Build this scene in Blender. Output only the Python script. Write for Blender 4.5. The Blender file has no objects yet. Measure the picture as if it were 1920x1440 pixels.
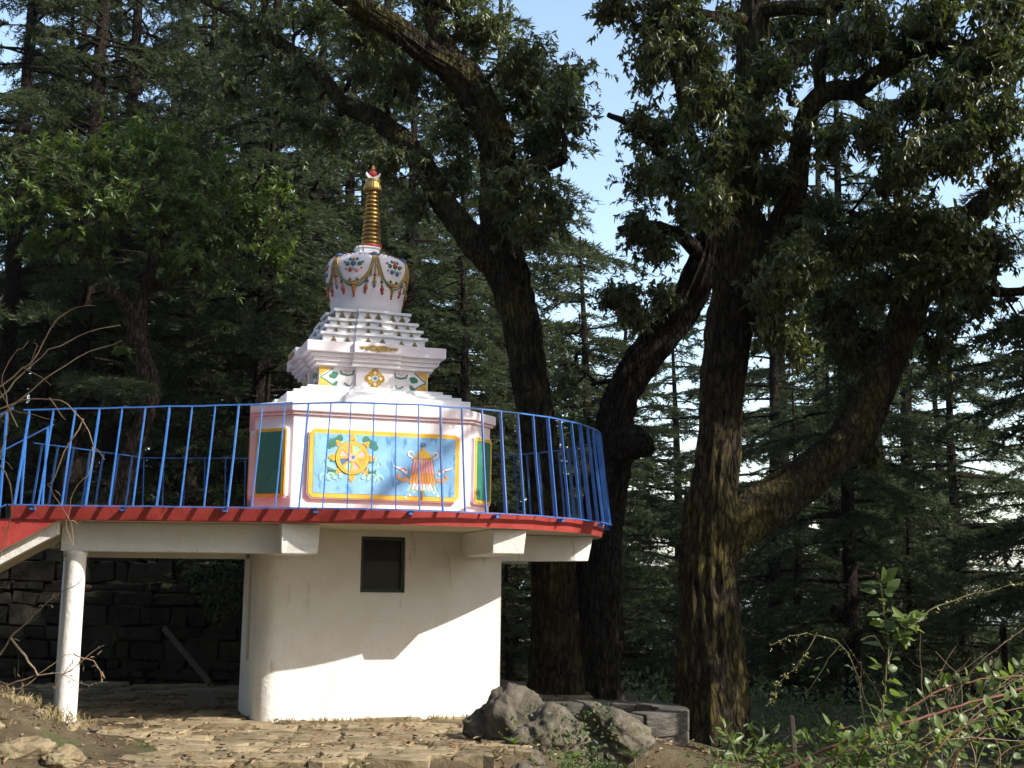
import bpy, bmesh, math, random
import numpy as np
from mathutils import Vector, Matrix, noise as mnoise

S = bpy.context.scene
COL = S.collection
rad = math.radians

# ------------------------------------------------------------------ camera
F_PX, EYE = 2350.0, 1.5                       # focal length in pixels of a 1920 px wide frame, eye height
PITCH, ROLL = math.atan(380 / 2350.0), rad(0.7)
FW = Vector((0, math.cos(PITCH), math.sin(PITCH)))
_r0 = Vector((1, 0, 0)); _u0 = Vector((0, -math.sin(PITCH), math.cos(PITCH)))
RT = _r0 * math.cos(ROLL) + _u0 * math.sin(ROLL)
UP = -_r0 * math.sin(ROLL) + _u0 * math.cos(ROLL)
cam = bpy.data.cameras.new('camera')
cam.sensor_width = 36.0
cam.lens = 36.0 * F_PX / 1920.0
cam.clip_start, cam.clip_end = 0.1, 20000
camo = bpy.data.objects.new('camera', cam); COL.objects.link(camo)
camo.matrix_world = Matrix(((RT.x, UP.x, -FW.x, 0), (RT.y, UP.y, -FW.y, 0), (RT.z, UP.z, -FW.z, EYE), (0, 0, 0, 1)))
S.camera = camo

# ------------------------------------------------------------------ light
SUN_AZ, SUN_EL = rad(62), rad(36)             # azimuth measured from behind the viewer towards the right
SUN_DIR = Vector((math.sin(SUN_AZ) * math.cos(SUN_EL), -math.cos(SUN_AZ) * math.cos(SUN_EL), math.sin(SUN_EL)))
w = bpy.data.worlds.new('World'); S.world = w; w.use_nodes = True
nt = w.node_tree; nt.nodes.clear()
sky = nt.nodes.new('ShaderNodeTexSky'); sky.sky_type = 'NISHITA'; sky.sun_disc = False
sky.sun_elevation = SUN_EL; sky.sun_rotation = math.pi - SUN_AZ
sky.altitude = 1800; sky.air_density = 1.4; sky.dust_density = 6.0; sky.ozone_density = 0.2
bg = nt.nodes.new('ShaderNodeBackground'); bg.inputs[1].default_value = 0.15
wo = nt.nodes.new('ShaderNodeOutputWorld')
nt.links.new(sky.outputs[0], bg.inputs[0]); nt.links.new(bg.outputs[0], wo.inputs[0])
sl = bpy.data.lights.new('sun', 'SUN'); sl.energy = 3.6; sl.angle = rad(0.5); sl.color = (1.0, 0.95, 0.87)
so = bpy.data.objects.new('sun', sl); COL.objects.link(so)
so.rotation_euler = SUN_DIR.to_track_quat('Z', 'Y').to_euler()
S.view_settings.view_transform = 'Standard'; S.view_settings.look = 'None'
S.view_settings.exposure = 1.1; S.view_settings.gamma = 1.0
S.cycles.max_bounces = 6; S.cycles.diffuse_bounces = 3; S.cycles.glossy_bounces = 2
S.cycles.transmission_bounces = 3; S.cycles.transparent_max_bounces = 4

# ------------------------------------------------------------------ helpers
def P(x, y, Y):                               # the point at depth Y seen at pixel (x, y) of the 1920x1440 photograph
    d = FW + RT * ((x - 960) / F_PX) + UP * ((720 - y) / F_PX)
    return Vector((0, 0, EYE)) + d * (Y / d.y)

def G(x, y, z=0.0):                           # the point of height z seen at that pixel
    d = FW + RT * ((x - 960) / F_PX) + UP * ((720 - y) / F_PX)
    return Vector((0, 0, EYE)) + d * ((z - EYE) / d.z)

def tag(o, label=None, cat=None, group=None, kind=None):
    if label: o['label'] = label
    if cat: o['category'] = cat
    if group: o['group'] = group
    if kind: o['kind'] = kind
    return o

def empty(name, loc, rz=0.0):
    o = bpy.data.objects.new(name, None); COL.objects.link(o)
    o.location = loc; o.rotation_euler = (0, 0, rz); o.empty_display_size = .2
    return o

class MB:
    def __init__(s): s.v = []; s.f = []; s.m = []; s.sm = []; s.M = None
    def V(s, p):
        p = Vector(p)
        if s.M is not None: p = s.M @ p
        s.v.append(tuple(p)); return len(s.v) - 1
    def F(s, idx, mat=0, smooth=False): s.f.append(tuple(idx)); s.m.append(mat); s.sm.append(smooth)
    def box(s, a, b, mat=0, rz=0.0, taper=None):
        x0, y0, z0 = a; x1, y1, z1 = b
        c = [s.V(p) for p in ((x0,y0,z0),(x1,y0,z0),(x1,y1,z0),(x0,y1,z0),(x0,y0,z1),(x1,y0,z1),(x1,y1,z1),(x0,y1,z1))]
        for q in ((0,3,2,1),(4,5,6,7),(0,1,5,4),(1,2,6,5),(2,3,7,6),(3,0,4,7)): s.F([c[i] for i in q], mat)
    def prism(s, pts, z0, z1, mat=0, mat_top=None, mat_bot=None, pts_bot=None, smooth=False):   # outline in xy, counter-clockwise
        n = len(pts); pb = pts_bot or pts
        lo = [s.V((p[0], p[1], z0)) for p in pb]; hi = [s.V((p[0], p[1], z1)) for p in pts]
        s.F(lo[::-1], mat if mat_bot is None else mat_bot); s.F(hi, mat if mat_top is None else mat_top)
        for i in range(n): s.F((lo[i], lo[(i+1) % n], hi[(i+1) % n], hi[i]), mat, smooth)
    def plate(s, pts, y0, y1, mat=0):         # outline in xz, extruded from y0 (back) to y1 (front, smaller y)
        n = len(pts)
        bk = [s.V((p[0], y0, p[1])) for p in pts]; fr = [s.V((p[0], y1, p[1])) for p in pts]
        s.F(fr, mat)
        for i in range(n): s.F((bk[i], bk[(i+1) % n], fr[(i+1) % n], fr[i]), mat)
    def ring(s, cx, cz, r0, r1, y0, y1, mat=0, n=40, a0=0.0, a1=2*math.pi):
        full = abs(a1 - a0 - 2*math.pi) < 1e-6
        k = n if full else n + 1
        A = [a0 + (a1-a0)*i/n for i in range(k)]
        def row(r, y): return [s.V((cx + r*math.cos(a), y, cz + r*math.sin(a))) for a in A]
        bi, bo, fi, fo = row(r0,y0), row(r1,y0), row(r0,y1), row(r1,y1)
        for i in range(n):
            j = (i+1) % k
            s.F((fi[i], fo[i], fo[j], fi[j])[::-1], mat); s.F((bo[i], bo[j], fo[j], fo[i]), mat); s.F((bi[i], fi[i], fi[j], bi[j]), mat)
    def lathe(s, prof, n=32, c=(0, 0), mat=0, smooth=True, cap=True, wav=None, mats=None):       # prof: list of (r, z)
        rows = []
        for r, z in prof:
            rows.append([s.V((c[0] + (r + (wav(i, z) if wav else 0))*math.cos(2*math.pi*i/n), c[1] + (r + (wav(i, z) if wav else 0))*math.sin(2*math.pi*i/n), z)) for i in range(n)])
        for a in range(len(rows)-1):
            for i in range(n):
                j = (i+1) % n; s.F((rows[a][i], rows[a][j], rows[a+1][j], rows[a+1][i]), mats[a] if mats else mat, smooth)
        if cap: s.F(rows[0][::-1], mats[0] if mats else mat); s.F(rows[-1], mats[-1] if mats else mat)
    def tube(s, pts, radii, seg=8, mat=0, cap=True):
        pts = [Vector(p) for p in pts]; n = len(pts)
        if not hasattr(radii, '__len__'): radii = [radii]*n
        t = (pts[1]-pts[0]).normalized(); u = t.orthogonal().normalized(); rows = []
        for i in range(n):
            t = (pts[min(i+1, n-1)] - pts[max(i-1, 0)]).normalized()
            u = (u - t*u.dot(t)).normalized(); v = t.cross(u)
            rows.append([s.V(pts[i] + (u*math.cos(2*math.pi*k/seg) + v*math.sin(2*math.pi*k/seg))*radii[i]) for k in range(seg)])
        for i in range(n-1):
            for k in range(seg):
                q = (k+1) % seg; s.F((rows[i][k], rows[i][q], rows[i+1][q], rows[i+1][k]), mat, True)
        if cap: s.F(rows[0][::-1], mat); s.F(rows[-1], mat)
    def build(s, name, mats, parent=None, loc=(0, 0, 0), rz=0.0, bevel=0.0, label=None, origin=None):
        v = s.v
        if origin is not None: v = [(p[0]-origin[0], p[1]-origin[1], p[2]-origin[2]) for p in v]
        me = bpy.data.meshes.new(name); me.from_pydata(v, [], s.f)
        if not isinstance(mats, (list, tuple)): mats = [mats]
        for m_ in mats: me.materials.append(m_)
        me.polygons.foreach_set('material_index', s.m); me.polygons.foreach_set('use_smooth', s.sm); me.update()
        o = bpy.data.objects.new(name, me); COL.objects.link(o)
        if parent: o.parent = parent
        o.location = loc; o.rotation_euler = (0, 0, rz)
        if bevel:
            b = o.modifiers.new('bevel', 'BEVEL'); b.width = bevel; b.segments = 2; b.limit_method = 'ANGLE'; b.angle_limit = rad(35)
        if label: o['label'] = label
        return o

def mesh_np(name, verts, faces, mat, parent=None, origin=None, smooth=False):      # big meshes: one face size
    verts = np.asarray(verts, np.float32); faces = np.asarray(faces, np.int32)
    if origin is not None: verts = verts - np.array(origin, np.float32)
    me = bpy.data.meshes.new(name); k = faces.shape[1]; nf = len(faces)
    me.vertices.add(len(verts)); me.vertices.foreach_set('co', verts.ravel())
    me.loops.add(nf*k); me.loops.foreach_set('vertex_index', faces.ravel())
    me.polygons.add(nf); me.polygons.foreach_set('loop_start', np.arange(0, nf*k, k, dtype=np.int32))
    try: me.polygons.foreach_set('loop_total', np.full(nf, k, np.int32))
    except Exception: pass
    if smooth: me.polygons.foreach_set('use_smooth', np.ones(nf, bool))
    me.update(calc_edges=True); me.validate()
    me.materials.append(mat)
    o = bpy.data.objects.new(name, me); COL.objects.link(o)
    if parent: o.parent = parent
    return o

def spline(pts, step):                        # Catmull-Rom through (x, y, z, r) tuples, sampled about every step metres
    pts = [np.array(p, float) for p in pts]
    pts = [2*pts[0]-pts[1]] + pts + [2*pts[-1]-pts[-2]]; out = []
    for i in range(1, len(pts)-2):
        a, b, c, d = pts[i-1:i+3]
        n = max(2, int(np.linalg.norm((c-b)[:3]) / step))
        for k in range(n):
            t = k/n
            out.append(.5*((2*b) + (-a+c)*t + (2*a-5*b+4*c-d)*t*t + (-a+3*b-3*c+d)*t**3))
    out.append(pts[-2]); return np.array(out)

def trunk_mesh(name, path, mat, parent=None, origin=None, seg=30, step=.09, rough=.10, knots=.16, seed=0, flare=0.0):
    """a gnarled limb: swept tube with ridged bark and swellings; path = (x, y, z, r)"""
    q = spline(path, step); n = len(q); rows = []
    P3 = [Vector(a[:3]) for a in q]; u = (P3[1]-P3[0]).orthogonal().normalized()
    V = np.zeros((n, seg, 3)); ln = 0.0
    for i in range(n):
        if i: ln += (P3[i]-P3[i-1]).length
        t = (P3[min(i+1, n-1)] - P3[max(i-1, 0)]).normalized(); u = (u - t*u.dot(t)).normalized(); v = t.cross(u)
        r = max(q[i][3], .004)
        for k in range(seg):
            a = 2*math.pi*k/seg; d = u*math.cos(a) + v*math.sin(a)
            rg_ = abs(mnoise.noise(Vector((d.x*9+seed, d.y*9, d.z*9+ln*1.1))))
            e = 1 + knots*mnoise.noise(Vector((d.x*1.3+seed*7.1, d.y*1.3, d.z*1.3+ln*.9))) \
                  + rough*(abs(mnoise.noise(Vector((d.x*5+seed, d.y*5+ln*.5, d.z*5+ln*.9))))*1.6-.5) \
                  + rough*.5*mnoise.noise(Vector((d.x*12, d.y*12+seed, d.z*12+ln*3))) - rough*.75*max(0, .22-rg_)/.22 + .14*max(0, mnoise.noise(Vector((d.x*2.2+seed*3, d.y*2.2, d.z*2.2+ln*2.1)))-.28)
            if flare: e += flare*math.exp(-ln*1.7)*(1+.5*math.sin(a*4+seed))
            V[i, k] = P3[i] + d*(r*e)
    idx = np.arange(n*seg).reshape(n, seg); a = idx[:-1]; b = idx[1:]
    F = np.stack([a, np.roll(a, -1, 1), np.roll(b, -1, 1), b], -1).reshape(-1, 4)
    return mesh_np(name, V.reshape(-1, 3), F, mat, parent, origin, smooth=True)

def join_quads(a, b):                          # put the quads of mesh object b into a (same material) and drop b
    def get(o):
        v = np.zeros(len(o.data.vertices)*3, np.float32); o.data.vertices.foreach_get('co', v); f = np.zeros(len(o.data.loops), np.int32); o.data.loops.foreach_get('vertex_index', f)
        return v.reshape(-1, 3), f.reshape(-1, 4)
    (va, fa), (vb, fb) = get(a), get(b); nm, mt, pr = a.data.name, a.data.materials[0], a.parent; an = a.name
    for o in (a, b): me = o.data; bpy.data.objects.remove(o); bpy.data.meshes.remove(me)
    return mesh_np(an, np.concatenate([va, vb]), np.concatenate([fa, fb+len(va)]), mt, pr, smooth=True)

def leaf_arrays(base, d, nrm, L, W, fold=.18, curl=.12):
    """vectorised folded leaves: base points, directions, normals (N,3); L, W (N,)"""
    d = d/np.linalg.norm(d, axis=1, keepdims=True)
    nrm = nrm - d*(nrm*d).sum(1, keepdims=True); nrm /= np.linalg.norm(nrm, axis=1, keepdims=True)+1e-9
    sd = np.cross(d, nrm); L = L[:, None]; W = W[:, None]
    m1 = base + d*L*.34; m2 = base + d*L*.70 - nrm*L*curl*.4; tip = base + d*L - nrm*L*curl
    v = np.stack([base, m1+sd*W*.5+nrm*W*fold, m2+sd*W*.36+nrm*W*fold*.7, tip, m2-sd*W*.36+nrm*W*fold*.7, m1-sd*W*.5+nrm*W*fold], 1)
    n = len(base); o = (np.arange(n)*6)[:, None]
    f = np.concatenate([o+np.array([0, 1, 2, 3]), o+np.array([0, 3, 4, 5])], 0)
    return v.reshape(-1, 3), f

def rnd_dirs(rng, n):
    d = rng.normal(size=(n, 3)); return d/np.linalg.norm(d, axis=1, keepdims=True)

# ------------------------------------------------------------------ materials
def mat(name):
    m = bpy.data.materials.new(name); m.use_nodes = True; n = m.node_tree.nodes; n.clear()
    out = n.new('ShaderNodeOutputMaterial'); b = n.new('ShaderNodeBsdfPrincipled')
    m.node_tree.links.new(b.outputs[0], out.inputs[0]); return m, n, m.node_tree.links, b, out

def ramp(n, stops, interp='LINEAR'):
    r = n.new('ShaderNodeValToRGB'); r.color_ramp.interpolation = interp
    e = r.color_ramp.elements
    while len(e) < len(stops): e.new(.5)
    for i, (p, c) in enumerate(stops): e[i].position = p; e[i].color = (c[0], c[1], c[2], 1)
    return r

def noisy(name, stops, scale=4.0, detail=6.0, rough=.7, bump=.2, bscale=None, stretch=(1, 1, 1), bdist=.01, metallic=0.0, stain=None, spec=.5, rvar=None):
    m, n, l, b, out = mat(name)
    tc = n.new('ShaderNodeTexCoord'); mp = n.new('ShaderNodeMapping'); mp.inputs['Scale'].default_value = stretch
    l.new(tc.outputs['Object'], mp.inputs[0])
    t = n.new('ShaderNodeTexNoise'); t.inputs['Scale'].default_value = scale; t.inputs['Detail'].default_value = detail; t.inputs['Roughness'].default_value = .62
    l.new(mp.outputs[0], t.inputs['Vector'])
    r = ramp(n, stops); l.new(t.outputs['Fac'], r.inputs[0]); colr = r.outputs[0]
    if stain:                                  # (colour, scale, threshold, stretch)
        sm = n.new('ShaderNodeMapping'); sm.inputs['Scale'].default_value = stain[3]; l.new(tc.outputs['Object'], sm.inputs[0])
        st = n.new('ShaderNodeTexNoise'); st.inputs['Scale'].default_value = stain[1]; st.inputs['Detail'].default_value = 8; st.inputs['Roughness'].default_value = .7
        l.new(sm.outputs[0], st.inputs['Vector'])
        sr = ramp(n, [(stain[2], (0, 0, 0)), (stain[2]+(stain[4] if len(stain) > 4 else .09), (1, 1, 1))]); l.new(st.outputs['Fac'], sr.inputs[0])
        mx = n.new('ShaderNodeMixRGB'); mx.inputs[2].default_value = (*stain[0], 1); l.new(sr.outputs[0], mx.inputs[0]); l.new(colr, mx.inputs[1]); colr = mx.outputs[0]
    if rvar:
        gg = n.new('ShaderNodeNewGeometry'); mr = n.new('ShaderNodeMapRange'); mr.inputs[3].default_value = 1-rvar; mr.inputs[4].default_value = 1+rvar; l.new(gg.outputs['Random Per Island'], mr.inputs[0])
        vm = n.new('ShaderNodeVectorMath'); vm.operation = 'SCALE'; l.new(colr, vm.inputs[0]); l.new(mr.outputs[0], vm.inputs['Scale']); colr = vm.outputs[0]
    l.new(colr, b.inputs['Base Color'])
    b.inputs['Roughness'].default_value = rough; b.inputs['Metallic'].default_value = metallic
    b.inputs['Specular IOR Level'].default_value = spec
    if bump:
        t2 = n.new('ShaderNodeTexNoise'); t2.inputs['Scale'].default_value = bscale or scale*4; t2.inputs['Detail'].default_value = 8; t2.inputs['Roughness'].default_value = .65
        l.new(mp.outputs[0], t2.inputs['Vector'])
        bp = n.new('ShaderNodeBump'); bp.inputs['Strength'].default_value = bump; bp.inputs['Distance'].default_value = bdist
        l.new(t2.outputs['Fac'], bp.inputs['Height']); l.new(bp.outputs[0], b.inputs['Normal'])
    return m

def leafmat(name, stops, rough=.42, trans=(.25, .35, .06), tw=.25, spec=.5, clump=1.4):
    m, n, l, b, out = mat(name)
    g = n.new('ShaderNodeNewGeometry'); tc = n.new('ShaderNodeTexCoord')
    t = n.new('ShaderNodeTexNoise'); t.inputs['Scale'].default_value = clump; t.inputs['Detail'].default_value = 3; l.new(tc.outputs['Object'], t.inputs['Vector'])
    ma = n.new('ShaderNodeMath'); ma.operation = 'MULTIPLY_ADD'; ma.inputs[1].default_value = .55; l.new(g.outputs['Random Per Island'], ma.inputs[0])
    mb = n.new('ShaderNodeMath'); mb.operation = 'MULTIPLY'; mb.inputs[1].default_value = .5; l.new(t.outputs['Fac'], mb.inputs[0]); l.new(mb.outputs[0], ma.inputs[2])
    r = ramp(n, stops); l.new(ma.outputs[0], r.inputs[0]); l.new(r.outputs[0], b.inputs['Base Color'])
    b.inputs['Roughness'].default_value = rough; b.inputs['Specular IOR Level'].default_value = spec
    tr = n.new('ShaderNodeBsdfTranslucent'); mc = n.new('ShaderNodeMixRGB'); mc.blend_type = 'MULTIPLY'; mc.inputs[0].default_value = 0
    tr.inputs[0].default_value = (*trans, 1)
    ms = n.new('ShaderNodeMixShader'); ms.inputs[0].default_value = tw
    l.new(b.outputs[0], ms.inputs[1]); l.new(tr.outputs[0], ms.inputs[2]); l.new(ms.outputs[0], out.inputs[0])
    return m

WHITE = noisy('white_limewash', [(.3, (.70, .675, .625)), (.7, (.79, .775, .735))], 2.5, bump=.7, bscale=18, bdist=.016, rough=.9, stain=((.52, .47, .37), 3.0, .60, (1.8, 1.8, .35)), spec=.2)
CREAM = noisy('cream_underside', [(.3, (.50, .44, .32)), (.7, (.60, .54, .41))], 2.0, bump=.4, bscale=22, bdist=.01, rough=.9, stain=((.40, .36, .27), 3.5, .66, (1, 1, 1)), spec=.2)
PINKW = noisy('pinkish_white_paint', [(.3, (.75, .69, .70)), (.7, (.83, .78, .79))], 3.0, bump=.35, bscale=30, bdist=.008, rough=.75, stain=((.66, .55, .54), 4.0, .62, (2, 2, .4)), spec=.3)
RED = noisy('red_oxide_paint', [(.3, (.30, .035, .028)), (.7, (.42, .06, .05))], 5.0, bump=.4, bscale=35, rough=.62, stain=((.16, .025, .02), 6.0, .60, (1, 1, .6)), spec=.35)
BLUE = noisy('blue_enamel', [(.3, (.022, .11, .36)), (.7, (.045, .17, .47))], 9.0, bump=.25, bscale=60, rough=.45, stain=((.09, .06, .05), 14.0, .62, (1, 1, .4)))
GOLD = noisy('gold_paint', [(.3, (.32, .20, .05)), (.7, (.52, .35, .10))], 14.0, bump=.15, bscale=60, rough=.36, metallic=.55)
BRASS = noisy('brass_leaf', [(.3, (.26, .14, .03)), (.7, (.42, .26, .07))], 10.0, bump=.1, bscale=50, rough=.33, metallic=.8, stain=((.10, .045, .015), 9, .62, (1, 1, 2)))
GROOVE = noisy('dark_groove_paint', [(.3, (.05, .02, .012)), (.7, (.10, .04, .02))], 10, bump=0, rough=.7)
YEL = noisy('yellow_paint', [(.3, (.62, .36, .02)), (.7, (.75, .47, .05))], 8, bump=.2, rough=.6, stain=((.45, .42, .22), 9, .64, (1, 1, 1)))
SKYB = noisy('flaking_blue_paint', [(.32, (.15, .37, .62)), (.66, (.27, .52, .75))], 3.0, bump=.3, bscale=40, bdist=.004, rough=.7, stain=((.075, .22, .42), 6.5, .53, (1.6, 1, .55)))
TEAL = noisy('green_panel_paint', [(.3, (.015, .14, .09)), (.7, (.03, .20, .135))], 3, bump=.3, bscale=40, bdist=.004, rough=.7, stain=((.10, .30, .23), 7, .60, (1.6, 1, .4)))
DKGRN = noisy('dark_green_paint', [(.3, (.03, .14, .09)), (.7, (.05, .22, .14))], 12, bump=0, rough=.7)
MINT = noisy('mint_paint', [(.3, (.26, .52, .42)), (.7, (.40, .64, .54))], 12, bump=0, rough=.7)
ORANGE = noisy('orange_paint', [(.3, (.66, .28, .06)), (.7, (.78, .40, .12))], 12, bump=0, rough=.7)
PINK = noisy('pink_paint', [(.3, (.70, .32, .32)), (.7, (.80, .46, .44))], 12, bump=0, rough=.7)
CRIM = noisy('crimson_paint', [(.3, (.48, .03, .03)), (.7, (.60, .06, .05))], 12, bump=0, rough=.55)
NAVY = noisy('dusk_blue_paint', [(.3, (.06, .12, .26)), (.7, (.10, .19, .36))], 12, bump=0, rough=.7)
OUTL = noisy('maroon_outline', [(.3, (.10, .03, .03)), (.7, (.16, .06, .05))], 12, bump=0, rough=.7)
PALE = noisy('clean_white_paint', [(.3, (.76, .74, .74)), (.7, (.82, .81, .81))], 6, bump=.1, rough=.6)
GLASS, _n, _l, _b, _o = mat('dark_window_glass')
_b.inputs['Base Color'].default_value = (.008, .008, .007, 1); _b.inputs['Roughness'].default_value = .35; _b.inputs['Specular IOR Level'].default_value = .2
REFLGL = noisy('brown_reflection_glass', [(.3, (.016, .014, .010)), (.7, (.032, .027, .019))], 4, bump=.05, rough=.4, spec=.3)  # lower pane: the reflection in the window is put into its brown colour
FRAME = noisy('peeling_green_frame', [(.35, (.015, .030, .018)), (.65, (.05, .08, .05))], 18, bump=.3, rough=.6, stain=((.30, .36, .30), 22, .66, (1, 1, 1)))

def barkmat(name, stops, moss, mthr, scale=7.0, bump=1.0, bdist=.09):
    m = noisy(name, stops, scale, rough=.95, bump=bump, bscale=scale*2.4, bdist=bdist, stretch=(1.6, 1.6, .5), stain=(moss, 2.2, mthr, (1, 1, .8), .22), spec=.15)
    n, l = m.node_tree.nodes, m.node_tree.links                       # fissures: stretched cells, dark between the plates
    tc = n.new('ShaderNodeTexCoord'); mp = n.new('ShaderNodeMapping'); mp.inputs['Scale'].default_value = (scale*2.2, scale*2.2, scale*.55); l.new(tc.outputs['Object'], mp.inputs[0])
    nz_ = n.new('ShaderNodeTexNoise'); nz_.inputs['Scale'].default_value = 1.2; nz_.inputs['Detail'].default_value = 4; l.new(mp.outputs[0], nz_.inputs['Vector'])
    ad = n.new('ShaderNodeVectorMath'); ad.operation = 'ADD'; l.new(mp.outputs[0], ad.inputs[0]); l.new(nz_.outputs['Color'], ad.inputs[1])
    vo = n.new('ShaderNodeTexVoronoi'); vo.feature = 'DISTANCE_TO_EDGE'; vo.inputs['Scale'].default_value = 1.0; l.new(ad.outputs[0], vo.inputs['Vector'])
    cr = ramp(n, [(.0, (.25, .25, .25)), (.22, (1, 1, 1))]); l.new(vo.outputs['Distance'], cr.inputs[0])
    b = next(x for x in n if x.type == 'BSDF_PRINCIPLED'); src = b.inputs['Base Color'].links[0].from_socket
    mx = n.new('ShaderNodeMixRGB'); mx.blend_type = 'MULTIPLY'; mx.inputs[0].default_value = 1; l.new(src, mx.inputs[1]); l.new(cr.outputs[0], mx.inputs[2]); l.new(mx.outputs[0], b.inputs['Base Color'])
    bp = next(x for x in n if x.type == 'BUMP'); b2 = n.new('ShaderNodeBump'); b2.inputs['Strength'].default_value = .9; b2.inputs['Distance'].default_value = .035
    l.new(cr.outputs[0], b2.inputs['Height']); l.new(bp.outputs[0], b2.inputs['Normal']); l.new(b2.outputs[0], b.inputs['Normal'])
    return m
BARK = barkmat('oak_bark', [(.3, (.020, .015, .010)), (.7, (.080, .060, .040))], (.125, .105, .026), .43)
BARK2 = barkmat('grey_oak_bark', [(.3, (.020, .016, .011)), (.7, (.075, .058, .042))], (.060, .054, .020), .56)
CBARK = barkmat('cedar_bark', [(.3, (.014, .010, .007)), (.7, (.052, .038, .027))], (.05, .045, .022), .68, 9)
RBARK = barkmat('rhododendron_bark', [(.3, (.06, .042, .030)), (.7, (.19, .135, .095))], (.12, .12, .035), .60)
OAKLEAF = leafmat('oak_leaf', [(.15, (.032, .041, .011)), (.5, (.070, .082, .022)), (.85, (.145, .142, .052)), (.97, (.24, .16, .06))], rough=.33, trans=(.18, .24, .04), tw=.25, spec=.5)
RHOLEAF = leafmat('rhododendron_leaf', [(.15, (.045, .080, .014)), (.5, (.095, .145, .028)), (.9, (.15, .19, .05))], rough=.36, trans=(.2, .32, .04), tw=.25, spec=.55)
CEDLEAF = leafmat('cedar_needles', [(.1, (.011, .018, .009)), (.5, (.028, .038, .016)), (.9, (.066, .076, .031))], rough=.6, trans=(.12, .16, .05), tw=.24, spec=.3, clump=.5)
BRALEAF = leafmat('bramble_leaf', [(.15, (.055, .092, .022)), (.5, (.105, .155, .042)), (.9, (.20, .235, .08))], rough=.4, trans=(.3, .42, .07), tw=.32, spec=.4)
IVYLEAF = leafmat('ground_ivy_leaf', [(.15, (.022, .040, .010)), (.5, (.046, .072, .018)), (.9, (.085, .115, .032))], rough=.45, trans=(.15, .25, .04), tw=.22, spec=.4)
DRYLEAF = leafmat('dry_leaf', [(.1, (.11, .06, .03)), (.5, (.24, .15, .08)), (.95, (.46, .36, .22))], rough=.75, trans=(.3, .2, .1), tw=.15, spec=.2)
BUDLEAF = leafmat('pale_bud', [(.1, (.26, .22, .07)), (.5, (.42, .36, .15)), (.95, (.55, .50, .28))], rough=.6, trans=(.4, .35, .12), tw=.25, spec=.3)
CANE = noisy('dry_cane', [(.3, (.20, .13, .075)), (.7, (.36, .26, .16))], 22, bump=.2, rough=.75)
REDCANE = noisy('reddish_cane', [(.3, (.15, .055, .03)), (.7, (.27, .13, .075))], 18, bump=.2, rough=.6)
STEM = noisy('green_stem', [(.3, (.10, .12, .04)), (.7, (.22, .20, .09))], 18, bump=.2, rough=.7)
ROCK = noisy('lichened_rock', [(.3, (.055, .047, .036)), (.55, (.135, .117, .09)), (.75, (.26, .235, .19))], 3.4, bump=1.0, bscale=13, bdist=.05, rough=.95, stain=((.065, .065, .022), 3.0, .55, (1, 1, 1)), spec=.2)
FLAG = noisy('worn_flagstone', [(.3, (.16, .120, .068)), (.55, (.26, .205, .125)), (.75, (.37, .305, .20))], 3.5, bump=.9, bscale=16, bdist=.03, rough=.95, stain=((.125, .115, .05), 2.4, .57, (1, 1, 1)), spec=.2, rvar=.28)
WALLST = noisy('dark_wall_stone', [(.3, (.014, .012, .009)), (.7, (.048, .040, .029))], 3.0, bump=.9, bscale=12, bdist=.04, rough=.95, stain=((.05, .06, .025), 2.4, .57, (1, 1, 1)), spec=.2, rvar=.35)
SOIL = noisy('earth_with_litter', [(.3, (.055, .042, .026)), (.55, (.11, .085, .052)), (.75, (.19, .15, .09))], 2.2, detail=10, bump=1.0, bscale=9, bdist=.06, rough=1.0, stain=((.06, .075, .028), 1.1, .54, (1, 1, 1)), spec=.1)
DRYGRASS = leafmat('dry_grass', [(.1, (.20, .15, .07)), (.5, (.33, .27, .13)), (.95, (.46, .40, .22))], rough=.8, trans=(.35, .3, .15), tw=.25, spec=.2)
PLANTER = noisy('grey_planter_stone', [(.3, (.055, .050, .042)), (.7, (.16, .145, .12))], 4, bump=1.0, bscale=14, bdist=.04, rough=.95, stretch=(1, 1, 3), stain=((.05, .055, .025), 3, .58, (1, 1, 1)), spec=.2, rvar=.25)
WOOD = noisy('weathered_wood', [(.3, (.045, .036, .026)), (.7, (.11, .09, .066))], 5, bump=.6, bscale=24, stretch=(4, 4, .6), rough=.9, spec=.2)
CONC = noisy('grey_concrete', [(.3, (.16, .155, .145)), (.7, (.25, .24, .225))], 6, bump=.5, rough=.95, spec=.2)
# ------------------------------------------------------------------ terrain
def sstep(a, b, x):
    t = np.clip((x-a)/(b-a), 0, 1); return t*t*(3-2*t)

EDGE = [(-7, 10.0), (-3.2, 10.55), (-1.7, 11.15), (-.6, 11.75), (.35, 12.3), (.9, 13.2), (1.0, 14.6)]     # front edge of the paved terrace
def edge_y(x): return np.interp(x, [e[0] for e in EDGE[:6]], [e[1] for e in EDGE[:6]])

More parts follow.
